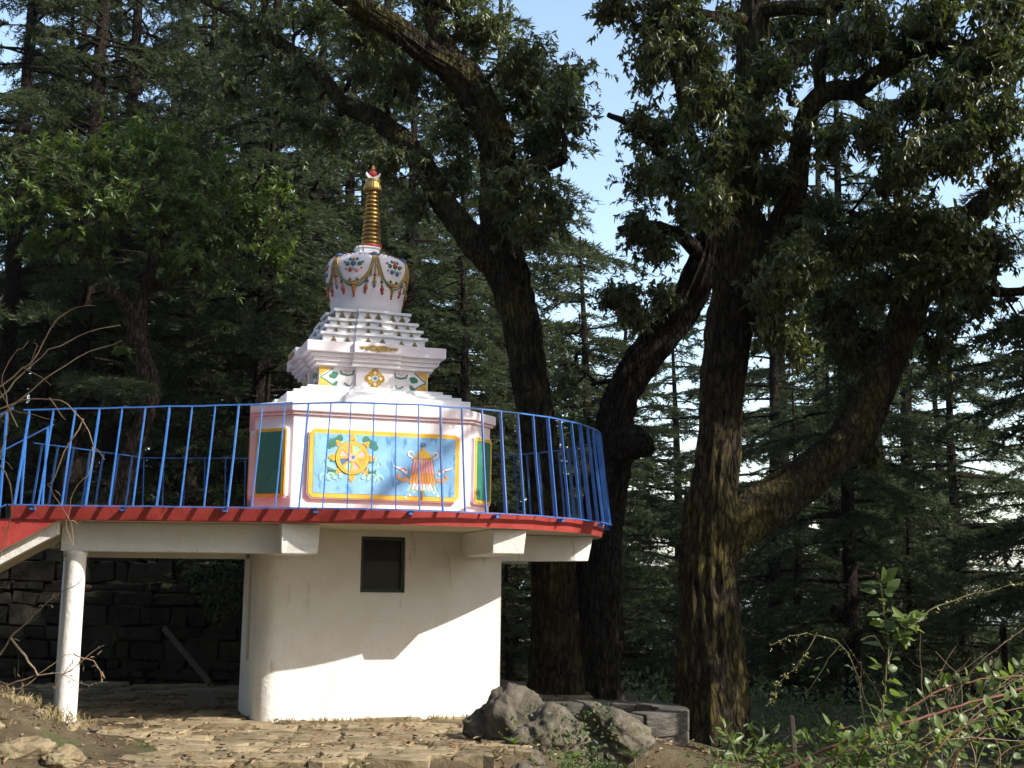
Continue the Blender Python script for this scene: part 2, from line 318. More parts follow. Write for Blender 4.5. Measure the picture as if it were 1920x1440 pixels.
def ground_z(x, y):
    x = np.asarray(x, float); y = np.asarray(y, float)
    z = np.full(np.broadcast(x, y).shape, -.05)
    z = z - .26*sstep(.05, .35, edge_y(x)-y)*(1-sstep(.6, 1.4, x)*0)                 # below the paving edge
    z = z - .30*sstep(1.0, 3.0, x)*sstep(10.5, 13, y)                                  # falls away beside the terrace
    z = z + .58*np.exp(-(((x+4.9)/1.0)**2 + ((y-11.5)/1.2)**2))                        # heap of earth by the column
    z = z + .45*sstep(2.2, 4.5, x)*sstep(11.5, 9.5, y)*1.0                             # bank with brambles
    back = sstep(19.9, 21.0, y)
    left = 1-sstep(-3.4, .2, x)
    z = z + left*back*(1.95+.13*np.clip(y-21, 0, 40))
    z = z - (1-left)*np.clip(y-20.0, 0, 140)*.42*sstep(20, 30, y)
    far = sstep(90, 160, y) + sstep(70, 160, np.abs(x)) + sstep(20, 120, -y)
    z = z*(1-np.clip(far, 0, 1)) + np.clip(far, 0, 1)*(-62 + 30*np.sin(x*.004+1)*np.sin(y*.003) )
    return z

def axis(lo, hi, step, out):
    a = list(np.arange(lo, hi, step)); v = step
    while a[-1] < out: v *= 1.35; a.append(a[-1]+v)
    v = step
    while a[0] > -out: v *= 1.35; a.insert(0, a[0]-v)
    return np.array(a)
gx, gy = axis(-9, 9, .14, 9000), axis(8.5, 24, .14, 9000)
X, Y = np.meshgrid(gx, gy)
Z = ground_z(X, Y)
nz = np.array([[mnoise.noise(Vector((x*1.1, y*1.1, 3))) * .05 + mnoise.noise(Vector((x*4.1, y*4.1, 9))) * .022 if abs(x) < 14 and 6 < y < 30 else 0 for x in gx] for y in gy])
Z = Z + nz*np.clip(1-np.exp(-((Y-edge_y(X))/1.0))*0, 0, 1)
ny, nx = X.shape; idx = np.arange(nx*ny).reshape(ny, nx)
fc = np.stack([idx[:-1, :-1], idx[:-1, 1:], idx[1:, 1:], idx[1:, :-1]], -1).reshape(-1, 4)
g = mesh_np('ground', np.stack([X, Y, Z], -1).reshape(-1, 3), fc, SOIL, smooth=True); tag(g, kind='structure')

# paved terrace: irregular flat stones laid in courses along the building
rng = np.random.default_rng(4)
pv = MB(); y = 10.2; row = 0
while y < 19.0:
    d = rng.uniform(.20, .42); x = -7.2 + rng.uniform(0, .4)
    while x < 1.25:
        wd = rng.uniform(.28, .80); cx, cy = x+wd/2, y+d/2
        if cy > edge_y(cx)-.02 and not (cx > .95 and cy > 13.0):
            h = rng.normal(0, .011); g_ = .021
            k = 9; base = [(-1, -1), (-.3, -1), (.4, -1), (1, -1), (1, .1), (1, 1), (.3, 1), (-.4, 1), (-1, 1), (-1, -.1)]
            o1 = [(cx+px*(wd/2-g_)+rng.normal(0, .022), cy+py*(d/2-g_)+rng.normal(0, .020)) for px, py in base]
            o2 = [(cx+(a-cx)*.93, cy+(b-cy)*.90) for a, b in o1]
            tx, ty = rng.normal(0, .012), rng.normal(0, .02)
            th = .30 if cy-d < edge_y(cx)+.1 else .07
            lo = [pv.V((a, b, h-th)) for a, b in o1]; hi = [pv.V((a, b, h-.016+(a-cx)*tx+(b-cy)*ty+rng.normal(0, .003))) for a, b in o1]
            tp = [pv.V((a, b, h+(a-cx)*tx+(b-cy)*ty+rng.normal(0, .003))) for a, b in o2]
            for i in range(10):
                j = (i+1) % 10; pv.F((lo[i], lo[j], hi[j], hi[i])); pv.F((hi[i], hi[j], tp[j], tp[i]), 0, True)
            pv.F(tp)
        x += wd
    y += d; row += 1
tag(pv.build('paved_terrace', FLAG), kind='structure')

# ------------------------------------------------------------------ pavilion below the stupa
CX, CY, TH = -1.88, 16.0, rad(18)
ZT, ZB = 2.28, 2.12                            # top and underside of the round slab
def loc_xy(wx, wy):                            # world -> pavilion coordinates
    dx, dy = wx-CX, wy-CY
    return (dx*math.cos(TH)+dy*math.sin(TH), -dx*math.sin(TH)+dy*math.cos(TH))
def wld(lx, ly, z): return Vector((CX+lx*math.cos(TH)-ly*math.sin(TH), CY+lx*math.sin(TH)+ly*math.cos(TH), z))
pav = empty('shrine_pavilion', (CX, CY, 0), TH)
tag(pav, 'white pavilion with a round red edged roof terrace carrying the stupa', 'pavilion')

# walls of the room, rounded at its front left corner, with a window opening in front and a slot in the left side
FR, LX, RX, BK = -1.45, -1.42, 1.40, .05       # front, left, right, back (y grows towards the back)
wall = MB()
out = [(RX, BK), (LX-.02, BK)]
lft = [(LX-.02, BK), (LX-.01, -.42), (LX, -.62), (LX, -1.22)]
cor = [(LX+.23-.23*math.cos(a), -1.22-.23*math.sin(a)) for a in np.linspace(0, math.pi/2, 9)][1:]
W0, W1, WZ0, WZ1 = -.292, .232, 1.415, 2.055
frn = [(W0, FR), (W1, FR), (RX, FR)]
ring_ = lft + cor + frn + [(RX, BK)]
def wcol(p): return [wall.V((p[0], p[1], z)) for z in (-.12, .62, WZ0, WZ1, ZB)]
cols = [wcol(p) for p in ring_]
smo = set(range(3, 3+len(cor)))
for i in range(len(ring_)-1):
    for k in range(4):
        if abs(ring_[i][0]-W0) < 1e-6 and abs(ring_[i+1][0]-W1) < 1e-6 and k == 2: continue
        if i == 1 and k in (1, 2): continue    # slot in the left side
        a, b = cols[i], cols[i+1]; wall.F((a[k], b[k], b[k+1], a[k+1]), 0, i in smo)
c0, c1 = cols[-1], cols[0]
for k in range(4): wall.F((c0[k], c1[k], c1[k+1], c0[k+1]))
def reveal(p, q, z0, z1, dx, dy):              # four sides of a recess and its end wall
    a = [wall.V((p[0], p[1], z0)), wall.V((q[0], q[1], z0)), wall.V((q[0], q[1], z1)), wall.V((p[0], p[1], z1))]
    b = [wall.V((p[0]+dx, p[1]+dy, z0)), wall.V((q[0]+dx, q[1]+dy, z0)), wall.V((q[0]+dx, q[1]+dy, z1)), wall.V((p[0]+dx, p[1]+dy, z1))]
    for i in range(4): j = (i+1) % 4; wall.F((a[i], b[i], b[j], a[j]))
    wall.F(b)
reveal((W0, FR), (W1, FR), WZ0, WZ1, 0, .17)
reveal(ring_[1], ring_[2], .62, WZ1, .16, 0)
wall.build('wall', WHITE, pav)
fm = MB(); fr_t = .038
y0_, y1_ = FR+.13, FR+.05
for a, b in (((W0+.004, y1_, WZ0+.004), (W0+fr_t, y0_, WZ1-.004)), ((W1-fr_t, y1_, WZ0+.004), (W1-.004, y0_, WZ1-.004)),
             ((W0+fr_t, y1_, WZ0+.004), (W1-fr_t, y0_, WZ0+fr_t)), ((W0+fr_t, y1_, WZ1-fr_t), (W1-fr_t, y0_, WZ1-.004))): fm.box(a, b)
fm.box((W0-.02, FR-.03, WZ0-.035), (W1+.02, FR+.05, WZ0+.003), 0) if False else None
win = fm.build('window', FRAME, pav, bevel=.004)
gl = MB(); gl.box((W0+fr_t, FR+.100, 1.76), (W1-fr_t, FR+.108, WZ1-fr_t)); gl.build('pane', GLASS, win)
gl = MB(); gl.box((W0+fr_t, FR+.092, WZ0+fr_t), (W1-fr_t, FR+.099, 1.772)); gl.build('pane', REFLGL, win, label='lower pane, reflection put in as brown colour')

# slab: circle with a straight approach to the left
def slab_outline(Rr, off):
    pts = []
    for a in np.linspace(-90, 90, 61):
        pts.append((CX+Rr*math.cos(rad(a)), CY+Rr*math.sin(rad(a))))
    pts += [(CX-3.7, CY+3.0+off), (CX-4.6-off, CY+.9), (CX-3.27, CY-.9), (CX-3.27, 12.98-off)]
    return pts
sl_o = [loc_xy(*p) for p in slab_outline(3.08, .03)]; sl_b = [loc_xy(*p) for p in slab_outline(3.035, -.01)]
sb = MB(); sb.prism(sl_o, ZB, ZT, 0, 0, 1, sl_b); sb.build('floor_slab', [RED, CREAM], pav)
# beams (butted under the slab 3 mm)
def beam(p, q, wd, z0, z1=ZB-.003, tip=.0, name='beam', tapz=0.0):
    p, q = Vector((p[0], p[1], 0)), Vector((q[0], q[1], 0)); d = (q-p).normalized(); s_ = Vector((-d.y, d.x, 0))*wd/2
    b = MB(); e = q - d*tip
    ring0 = [b.V((*(p+s_*k).xy, z)) for k, z in ((-1, z0), (1, z0), (1, z1), (-1, z1))]
    ring1 = [b.V((*(pt+s_*k).xy, z)) for pt, k, z in ((e, -.94, z0+tapz), (e, .94, z0+tapz), (q, 1, z1), (q, -1, z1))]
    for i in range(4): j = (i+1) % 4; b.F((ring0[i], ring0[j], ring1[j], ring1[i]))
    b.F(ring0[::-1]); b.F(ring1); return b.build(name, WHITE, pav, bevel=.008)
beam((-1.18, -1.43), (-1.18, -2.70), .40, 1.81, tip=.05)
beam((1.10, -1.43), (1.10, -2.70), .38, 1.835, tip=.06, tapz=.02)
beam((1.38, -1.18), (2.60, -1.18), .40, 1.80, tip=.06, tapz=.02)
beam((1.38, 1.15), (2.62, 1.15), .40, 1.80, tip=.06, tapz=.02)
beam((1.2, .06), (1.2, 1.36), .38, 1.82)
a, b = loc_xy(-4.70, 13.33), loc_xy(-2.42, 13.33)
beam((a[0], a[1]), (b[0]+.02, b[1]), .22, 1.815)
a2 = loc_xy(-5.28, 15.3)
beam((a2[0], a2[1]), (LX-.015, -.30), .30, 1.79)
a3 = loc_xy(-4.62, 13.45); beam((a3[0], a3[1]), (a2[0], a2[1]), .24, 1.80)
co = MB(); cl = loc_xy(-4.56, 13.31)
co.lathe([(.112, -.2), (.110, 0), (.104, 1.0), (.104, 1.75), (.118, 1.78), (.118, 1.815)], 28, c=cl); co.build('column', WHITE, pav)
co = MB(); co.lathe([(.11, -.2), (.105, 1.79)], 20, c=a2); co.build('column', WHITE, pav)
co = MB(); cb = loc_xy(-1.6, 18.4); co.lathe([(.13, -.2), (.13, 2.13)], 20, c=cb); co.build('column', WHITE, pav)
# stair running down to the left of the terrace
st = MB(); X0, XS, SL = CX-3.27-.002, -4.66, .56
def yz(pts, m0, m1, y0, y1, under):
    bk = [st.V((*loc_xy(p[0], y1), p[1])) for p in pts]; ft = [st.V((*loc_xy(p[0], y0), p[1])) for p in pts]; n = len(pts)
    st.F(ft[::-1], m0); st.F(bk, m0)
    for i in range(n): j = (i+1) % n; st.F((ft[i], ft[j], bk[j], bk[i]), m1 if i in under else m0)
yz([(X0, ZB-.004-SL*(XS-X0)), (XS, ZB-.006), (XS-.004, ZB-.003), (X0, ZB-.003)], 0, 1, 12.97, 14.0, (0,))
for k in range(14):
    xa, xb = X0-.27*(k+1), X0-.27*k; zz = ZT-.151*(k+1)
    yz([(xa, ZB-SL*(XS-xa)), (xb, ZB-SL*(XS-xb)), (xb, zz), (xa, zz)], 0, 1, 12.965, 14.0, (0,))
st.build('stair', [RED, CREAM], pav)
sf = MB(); zl = lambda x: ZB-.004-SL*(XS-x)
pts = [(XS-.03, zl(XS-.03)-.003), (X0-3.6, zl(X0-3.6)-.003), (X0-3.6, zl(X0-3.6)-.11), (XS-.03, zl(XS-.03)-.12)]
bk = [sf.V((*loc_xy(p[0], 13.14), p[1])) for p in pts]; ft = [sf.V((*loc_xy(p[0], 13.06), p[1])) for p in pts]
sf.F(ft); sf.F(bk[::-1])
for i in range(4): j = (i+1) % 4; sf.F((ft[i], bk[i], bk[j], ft[j]))
sf.build('stair_beam', WHITE, pav)

# ------------------------------------------------------------------ blue railing
rail = empty('terrace_railing', (CX, CY, ZT)); OR = (CX, CY, ZT)
tag(rail, 'blue painted iron railing of flat bars round the edge of the terrace', 'railing')
path = []                                      # (point, outward normal, height)
for s in np.linspace(0, 1, 29): 
    x = -5.14+(CX+5.14)*s; path.append((Vector((x, 12.965-.02*s, 0)), Vector((0, -1, 0)), 1.00+.115*s))
for a in np.linspace(-90, 90, 81)[1:]:
    d = Vector((math.cos(rad(a)), math.sin(rad(a)), 0)); path.append((Vector((CX, CY, 0))+d*3.06, d, 1.115+.05*math.sin(rad(a+90)/2)*.6))
bk_ = [(Vector((CX, CY+3.06, 0)), 1.12), (Vector((CX-3.72, CY+3.02, 0)), 1.1), (Vector((CX-4.62, CY+.9, 0)), 1.08)]
for (p, h), (q, h2) in zip(bk_[:-1], bk_[1:]):
    d = (q-p).normalized(); nrm = Vector((-d.y, d.x, 0)); nrm = nrm if nrm.dot(p-Vector((CX+1, CY, 0))) < 0 and False else Vector((d.y, -d.x, 0))*-1
    if nrm.dot((p+q)/2-Vector((CX-1, CY, 0))) < 0: nrm = -nrm
    n_ = int((q-p).length/.3)
    for k in range(1, n_+1): path.append((p.lerp(q, k/n_), nrm, h+(h2-h)*k/n_))
ZR = ZT-.015
OUTW, INW = .085, -.045                        # the railing stands outside the slab edge and leans in
def rp(i, top):
    p, nn, h = path[i]
    q = p + nn*(INW if top else OUTW); q = q + (Vector((.035, 0, 0)) if top and i < 29 else Vector((0, 0, 0)))
    q.z = ZR + (h if top else 0); return q
def strip(mb, pts, nrm, wd, th):               # flat bar lying along a polyline, wd across (horizontal), th vertical
    rows = []
    for p, nn in zip(pts, nrm): rows.append([mb.V(p+nn*wd/2+Vector((0,0,-th/2))), mb.V(p+nn*wd/2+Vector((0,0,th/2))), mb.V(p-nn*wd/2+Vector((0,0,th/2))), mb.V(p-nn*wd/2+Vector((0,0,-th/2)))])
    for a, b in zip(rows[:-1], rows[1:]):
        for k in range(4): q = (k+1) % 4; mb.F((a[k], a[q], b[q], b[k]))
    mb.F(rows[0]); mb.F(rows[-1][::-1])
for top, nm in ((True, 'top_rail'), (False, 'bottom_rail')):
    m_ = MB(); strip(m_, [rp(i, top) + Vector((0, 0, mnoise.noise(Vector((i*.35, 2.0 if top else 5.0, 0)))*.008)) for i in range(len(path))], [q[1] for q in path], .032, .014 if top else .012); m_.build(nm, BLUE, rail, origin=OR)
def flatbar(i_f, thick=.012, deep=.034, name='bar', jit=0.0):
    i = int(i_f); f = i_f-i; j = min(i+1, len(path)-1)
    a = rp(i, False).lerp(rp(j, False), f); b = rp(i, True).lerp(rp(j, True), f); nn = path[i][1].lerp(path[j][1], f).normalized()
    tt = Vector((-nn.y, nn.x, 0)); b = b + tt*jit; m_ = MB(); c = []
    mid = a.lerp(b, .5) + tt*(jit*.8) + nn*jit*.5
    rows = [[m_.V(p+nn*sx*deep/2+tt*sy*thick/2) for sx, sy in ((1,-1),(1,1),(-1,1),(-1,-1))] for p in (a, mid, b)]
    for u, v in zip(rows[:-1], rows[1:]):
        for k in range(4): q = (k+1) % 4; m_.F((u[k], u[q], v[q], v[k]))
    m_.F(rows[0][::-1]); m_.F(rows[-1]); m_.build(name, BLUE, rail, origin=OR)
acc = [0.0]
for i in range(1, len(path)): acc.append(acc[-1]+(path[i][0]-path[i-1][0]).length)
rb = random.Random(3); s_ = .06; nb = 0; post_s = []
while s_ < acc[-1]:
    i = max(k for k in range(len(acc)) if acc[k] <= s_); f = (s_-acc[i])/max(1e-6, (acc[i+1]-acc[i])) if i+1 < len(acc) else 0
    front = i < 29+62
    if nb % 3 == 0 and front: flatbar(i+f, .013, .044, 'post', rb.gauss(0, .004))
    else: flatbar(i+f, .010, .032, 'bar', rb.gauss(0, .006))
    post_s.append((i, f)); nb += 1; s_ += .243 if front else .31
for k, (i, f) in enumerate(post_s):            # brackets back to the slab edge
    if k % 4 == 1:
        p, nn, h = path[i]; m_ = MB(); a = rp(i, False); b_ = p - nn*.03; tt = Vector((-nn.y, nn.x, 0))
        c = [m_.V(Vector((q.x, q.y, zz)) + tt*sg*.018) for q in (a, b_) for sg in (-1, 1) for zz in (ZR-.045, ZR-.008)]
        for q in ((0,1,3,2),(4,6,7,5),(0,4,5,1),(2,3,7,6),(0,2,6,4),(1,5,7,3)): m_.F([c[t_] for t_ in q])
        m_.build('bracket', BLUE, rail, origin=OR)
# handrails of the stair
for yy, nm in ((12.88, 'stair_rail'), (14.05, 'stair_rail')):
    m_ = MB(); hx = -5.17
    zt0 = ZR+1.0 if yy < 14 else ZR+.98
    strip(m_, [Vector((hx, yy, zt0)), Vector((hx-3.3, yy, zt0-SL*3.3))], [Vector((0, 1, 0))]*2, .032, .014)
    strip(m_, [Vector((hx, yy, ZR)), Vector((hx-3.3, yy, ZR-SL*3.3))], [Vector((0, 1, 0))]*2, .032, .012)
    sr = m_.build(nm, BLUE, rail, origin=OR)
    for k in range(1, 9):
        x = hx-.06-.24*(k-1); bb = MB(); z0 = ZR-SL*(.06+.24*(k-1))
        c = [bb.V((x+sx*.0075, yy+sy*.017, z0+zz)) for zz in (0, zt0-ZR) for sx, sy in ((-1,-1),(1,-1),(1,1),(-1,1))]
        for q in ((0,3,2,1),(4,5,6,7),(0,1,5,4),(1,2,6,5),(2,3,7,6),(3,0,4,7)): bb.F([c[t_] for t_ in q])
        bb.build('stair_bar', BLUE, sr, origin=OR)

# ------------------------------------------------------------------ the stupa
SX, SY = CX, CY
stu = empty('stupa', (SX, SY, ZT), TH)
tag(stu, 'white Buddhist stupa with painted panels and a golden ringed spire on the terrace', 'stupa')
def B(mb, name, mats, par=None, bevel=0.0, label=None): return mb.build(name, mats, par or stu, bevel=bevel, label=label, origin=(0, 0, ZT))
def octo(a, e): return [(-a, -e), (a, -e), (e, -a), (e, a), (a, e), (-a, e), (-e, a), (-e, -a)]
pl = MB(); E_ = 1.36
OUT = [(-1.11, -1.36), (1.0, -1.36), (1.38, -.98), (1.30, .90), (.95, 1.30), (-1.0, 1.30), (-1.30, .90), (-1.50, -.95)]
def grow(d):                                   # the outline moved outwards by d
    n = len(OUT); L = []
    for k in range(n):
        p, q = Vector(OUT[k]), Vector(OUT[(k+1) % n]); e = (q-p).normalized(); L.append((p+Vector((e.y, -e.x))*d, e))
    R = []
    for k in range(n):
        (p, e), (q, f) = L[k-1], L[k]; t = ((q.x-p.x)*f.y-(q.y-p.y)*f.x)/(e.x*f.y-e.y*f.x); R.append((p.x+e.x*t, p.y+e.y*t))
    return R
pl.prism(grow(0), ZT-.01, 3.44); pl.prism(grow(.035), 3.44, 3.475); pl.prism(grow(.065), 3.475, 3.585); pl.prism(grow(.015), ZT+.001, ZT+.045)
plo = B(pl, 'plinth', PINKW, bevel=.012)
def cham(x0, x1, z0, z1, c): return [(x0+c, z0), (x1-c, z0), (x1, z0+c), (x1, z1-c), (x1-c, z1), (x0+c, z1), (x0, z1-c), (x0, z0+c)]
def panel(M, x0, x1, z0, z1, y, face, label, c=.05, wd=.052):
    """raised panel on the face at local y (negative = outwards)"""
    m_ = MB(); m_.M = M
    m_.plate(cham(x0-.012, x1+.012, z0-.012, z1+.012, c), y+.01, y-.048, 0)
    m_.plate(cham(x0, x1, z0, z1, c), y-.048, y-.058, 1)
    m_.plate(cham(x0+wd, x1-wd, z0+wd, z1-wd, .012), y-.058, y-.062, 2)
    return B(m_, 'painted_panel', [PINKW, YEL, face], label=label)
front_panel = panel(None, -.925, .868, 2.485, 3.28, -E_, SKYB, 'pale blue panel in a yellow frame with a wheel and a parasol banner')
for k in range(1, 8):
    p, q = Vector(OUT[k]), Vector(OUT[(k+1) % 8]); e = (q-p).normalized(); mid = (p+q)/2; phi = math.atan2(e.y, e.x)
    M = Matrix.Rotation(phi, 4, 'Z'); l = Matrix.Rotation(-phi, 2) @ mid; hw = (q-p).length/2
    narrow = hw < .4; mg = .06 if narrow else .16
    panel(M, l.x-hw+mg, l.x+hw-mg, 2.485, 3.28, l.y, TEAL, 'narrow green panel in a yellow frame' if narrow else None, c=.03 if narrow else .05, wd=.04)
YF = -E_-.062
def circ(cx, cz, r, n=20, sx=1, sz=1, rot=0): return [(cx+r*sx*math.cos(2*math.pi*i/n+rot), cz+r*sz*math.sin(2*math.pi*i/n+rot)) for i in range(n)]
def ribbon(pts, w0, w1=None):                  # tapered stroke as an outline
    pts = [Vector((p[0], p[1], 0)) for p in pts]; w1 = w0 if w1 is None else w1; L, Rr = [], []
    for i, p in enumerate(pts):
        t = (pts[min(i+1, len(pts)-1)]-pts[max(i-1, 0)]).normalized(); s = Vector((-t.y, t.x, 0)); ww = (w0+(w1-w0)*i/(len(pts)-1))/2
        L.append((p+s*ww).xy[:]); Rr.append((p-s*ww).xy[:])
    return L, Rr
def stroke(mb, pts, y0, y1, mat, w0, w1=None):
    L, Rr = ribbon(pts, w0, w1)
    for i in range(len(L)-1): mb.plate([Rr[i], Rr[i+1], L[i+1], L[i]], y0, y1, mat)
def arc(cx, cz, r, a0, a1, n=10, sx=1): return [(cx+r*sx*math.cos(rad(a0+(a1-a0)*i/n)), cz+r*math.sin(rad(a0+(a1-a0)*i/n))) for i in range(n+1)]
# wheel of dharma
wm = MB(); wc = (-.425, 2.955); L0 = YF; L1, L2, L3, L4 = YF-.003, YF-.006, YF-.009, YF-.012
MATS = [YEL, ORANGE, OUTL, DKGRN, MINT, CRIM, NAVY, PINK, PALE, GOLD]
for sx in (-1, 1):
    for q, (dx, dz, r) in enumerate(((.185, .185, .05), (.235, .165, .05), (.155, .22, .042), (.27, .13, .035))): wm.plate(circ(wc[0]+sx*dx, wc[1]+dz, r, 14), L0, L1-.0004*q, 3)
    stroke(wm, arc(wc[0]+sx*.225, wc[1]-.10, .07, 60 if sx > 0 else 120, 330 if sx > 0 else -150, 10), L0, L1, 3, .05, .02)
    for q in range(3):
        stroke(wm, arc(wc[0]+sx*(.18+.07*q), wc[1]-.225-.012*q, .052, 200, -20, 8, sx), L0, L2-.0003*q, 4, .038, .012)
    stroke(wm, [(wc[0]+sx*.20, wc[1]-.13), (wc[0]+sx*.29, wc[1]-.10), (wc[0]+sx*.32, wc[1]-.02), (wc[0]+sx*.345, wc[1]-.07)], L0, L2-.001, 4, .035, .008)
    stroke(wm, [(wc[0]+sx*.19, wc[1]-.17), (wc[0]+sx*.27, wc[1]-.15), (wc[0]+sx*.29, wc[1]-.20)], L0, L2-.0016, 3, .028, .008)
for k in range(8):
    a = k*math.pi/4; cx, cz = wc[0]+.235*math.cos(a), wc[1]+.235*math.sin(a)
    for q, (da, dr) in enumerate(((0, .022), (2.1, .022), (-2.1, .022))):
        rr = .024 if k % 2 == 0 else .019
        wm.plate(circ(cx+dr*math.cos(a+da), cz+dr*math.sin(a+da), rr, 12), L0, L2-.0005*q, 0); wm.plate(circ(cx+dr*math.cos(a+da), cz+dr*math.sin(a+da), rr*.45, 10), L0, L3-.0005*q, 1)
wm.plate(circ(wc[0], wc[1], .20, 40), L0, L2, 2)
cols_ = [7, 4, 1, 7, 6, 4, 7, 1]
for k in range(8):
    a0, a1 = k*45+3+22.5-22.5, k*45+42
    pts = arc(wc[0], wc[1], .148, a0, a1, 6) + arc(wc[0], wc[1], .055, a1, a0, 4); wm.plate(pts, L0, L3, cols_[k])
wm.ring(wc[0], wc[1], .150, .195, L0, L4, 0, 40)
wm.ring(wc[0], wc[1], .168, .176, L0, L4-.001, 1, 40)
for k in range(8):
    a = k*math.pi/4; d = (math.cos(a), math.sin(a))
    stroke(wm, [(wc[0]+d[0]*r, wc[1]+d[1]*r) for r in (.045, .10, .155)], L0, L4-.0004*k, 0, .020, .034)
wm.plate(circ(wc[0], wc[1], .058, 22), L0, L4-.004, 0); wm.plate(circ(wc[0], wc[1], .044, 20), L0, L4-.006, 7); wm.plate(circ(wc[0]+.008, wc[1]+.008, .022, 14), L0, L4-.008, 6)
B(wm, 'wheel_emblem', MATS, front_panel, label='golden eight spoked wheel with green scrolls on the blue panel')
# parasol banner
um = MB(); uc = (.42, 0)
um.plate(circ(uc[0], 3.145, .030, 14), L0, L3, 6); um.plate([(uc[0]-.02, 3.07), (uc[0]+.02, 3.07), (uc[0]+.012, 3.12), (uc[0]-.012, 3.12)], L0, L2, 0)
dome = [(uc[0]-.115, 2.985)] + [(uc[0]-.115+.23*i/12, 2.985+.092*math.sin(math.pi*i/12)**.7) for i in range(1, 12)] + [(uc[0]+.115, 2.985)]
um.plate(dome[::-1], L0, L2, 0); stroke(um, [(uc[0]-.12, 2.985), (uc[0], 2.968), (uc[0]+.12, 2.985)], L0, L3, 9, .026)
for k in range(-2, 3): stroke(um, [(uc[0]+k*.042, 2.99), (uc[0]+k*.028, 3.06)], L0, L2-.001-.0002*k, 9, .006)
def skirt(z1, z0, w1, w0, m_, lay, n=8, scallop=.012):
    for k in range(n):
        f0, f1 = k/n*2-1, (k+1)/n*2-1
        um.plate([(uc[0]+f0*w0, z0), (uc[0]+(f0+f1)/2*w0, z0-scallop), (uc[0]+f1*w0, z0), (uc[0]+f1*w1, z1), (uc[0]+f0*w1, z1)], L0, lay-.0006*(k % 2), m_)
        stroke(um, [(uc[0]+f1*w0, z0), (uc[0]+f1*w1, z1)], L0, lay-.002, 2, .004)
skirt(2.69, 2.60, .15, .19, 4, L1, 9, .03); skirt(2.69, 2.625, .10, .13, 8, L1-.0015, 6, .02)
skirt(2.82, 2.69, .135, .165, 1, L2, 9); skirt(2.97, 2.82, .11, .14, 7, L3, 8)
stroke(um, [(uc[0], 2.60), (uc[0], 2.53), (uc[0], 2.50)], L0, L3, 9, .03, .018)
for sx in (-1, 1):
    stroke(um, arc(uc[0]+sx*.150, 3.03, .030, -80, 200, 10, sx), L0, L2, 8, .020, .008); stroke(um, arc(uc[0]+sx*.155, 3.035, .014, -60, 150, 6, sx), L0, L2-.001, 0, .010, .004)
    stroke(um, [(uc[0]+sx*.12, 2.975), (uc[0]+sx*.14, 2.995), (uc[0]+sx*.155, 3.005)], L0, L2-.0015, 8, .018, .010)
    stroke(um, [(uc[0]+sx*.18, 2.735), (uc[0]+sx*.25, 2.72), (uc[0]+sx*.30, 2.75), (uc[0]+sx*.27, 2.80)], L0, L2, 1, .05, .02)
    stroke(um, [(uc[0]+sx*.19, 2.80), (uc[0]+sx*.26, 2.85), (uc[0]+sx*.36, 2.88)], L0, L2-.001, 8, .04, .008)
    stroke(um, [(uc[0]+sx*.20, 2.83), (uc[0]+sx*.24, 2.86), (uc[0]+sx*.29, 2.84)], L0, L3, 5, .018, .006)
    for q in range(3): um.plate(circ(uc[0]+sx*(.12+.05*q)+.02, 2.585-.035*q, .014, 8), L0, L1-.0003*q, 8)
B(um, 'parasol_emblem', MATS, front_panel, label='yellow, pink and orange parasol banner on the blue panel')

# stepped base and neck
def redent(h, c, p): return [(-h,-h),(-c,-h),(-c,-h-p),(c,-h-p),(c,-h),(h,-h),(h,-c),(h+p,-c),(h+p,c),(h,c),(h,h),(c,h),(c,h+p),(-c,h+p),(-c,h),(-h,h),(-h,c),(-h-p,c),(-h-p,-c),(-h,-c)]
OX = -.045
def shift(pts): return [(x+OX, y) for x, y in pts]
sp = MB()
for h, z0, z1, c in ((1.125, 3.585, 3.737, .44), (1.035, 3.737, 3.79, .39), (.935, 3.79, 3.836, .34), (.845, 3.836, 3.88, .30)): sp.prism(shift(redent(h, c, .055)), z0, z1)
B(sp, 'stepped_base', PALE, bevel=.008)
nk = MB(); nk.prism(shift(redent(.685, .235, .05)), 3.88, 4.15); nko = B(nk, 'neck', PINKW, bevel=.006)
cn = MB()
for h, z0, z1 in ((.74, 4.15, 4.20), (.775, 4.20, 4.25), (.81, 4.25, 4.30), (.87, 4.30, 4.43)): cn.prism(shift(redent(h, .30, .06)), z0, z1)
cno = B(cn, 'cornice', PINKW, bevel=.008)
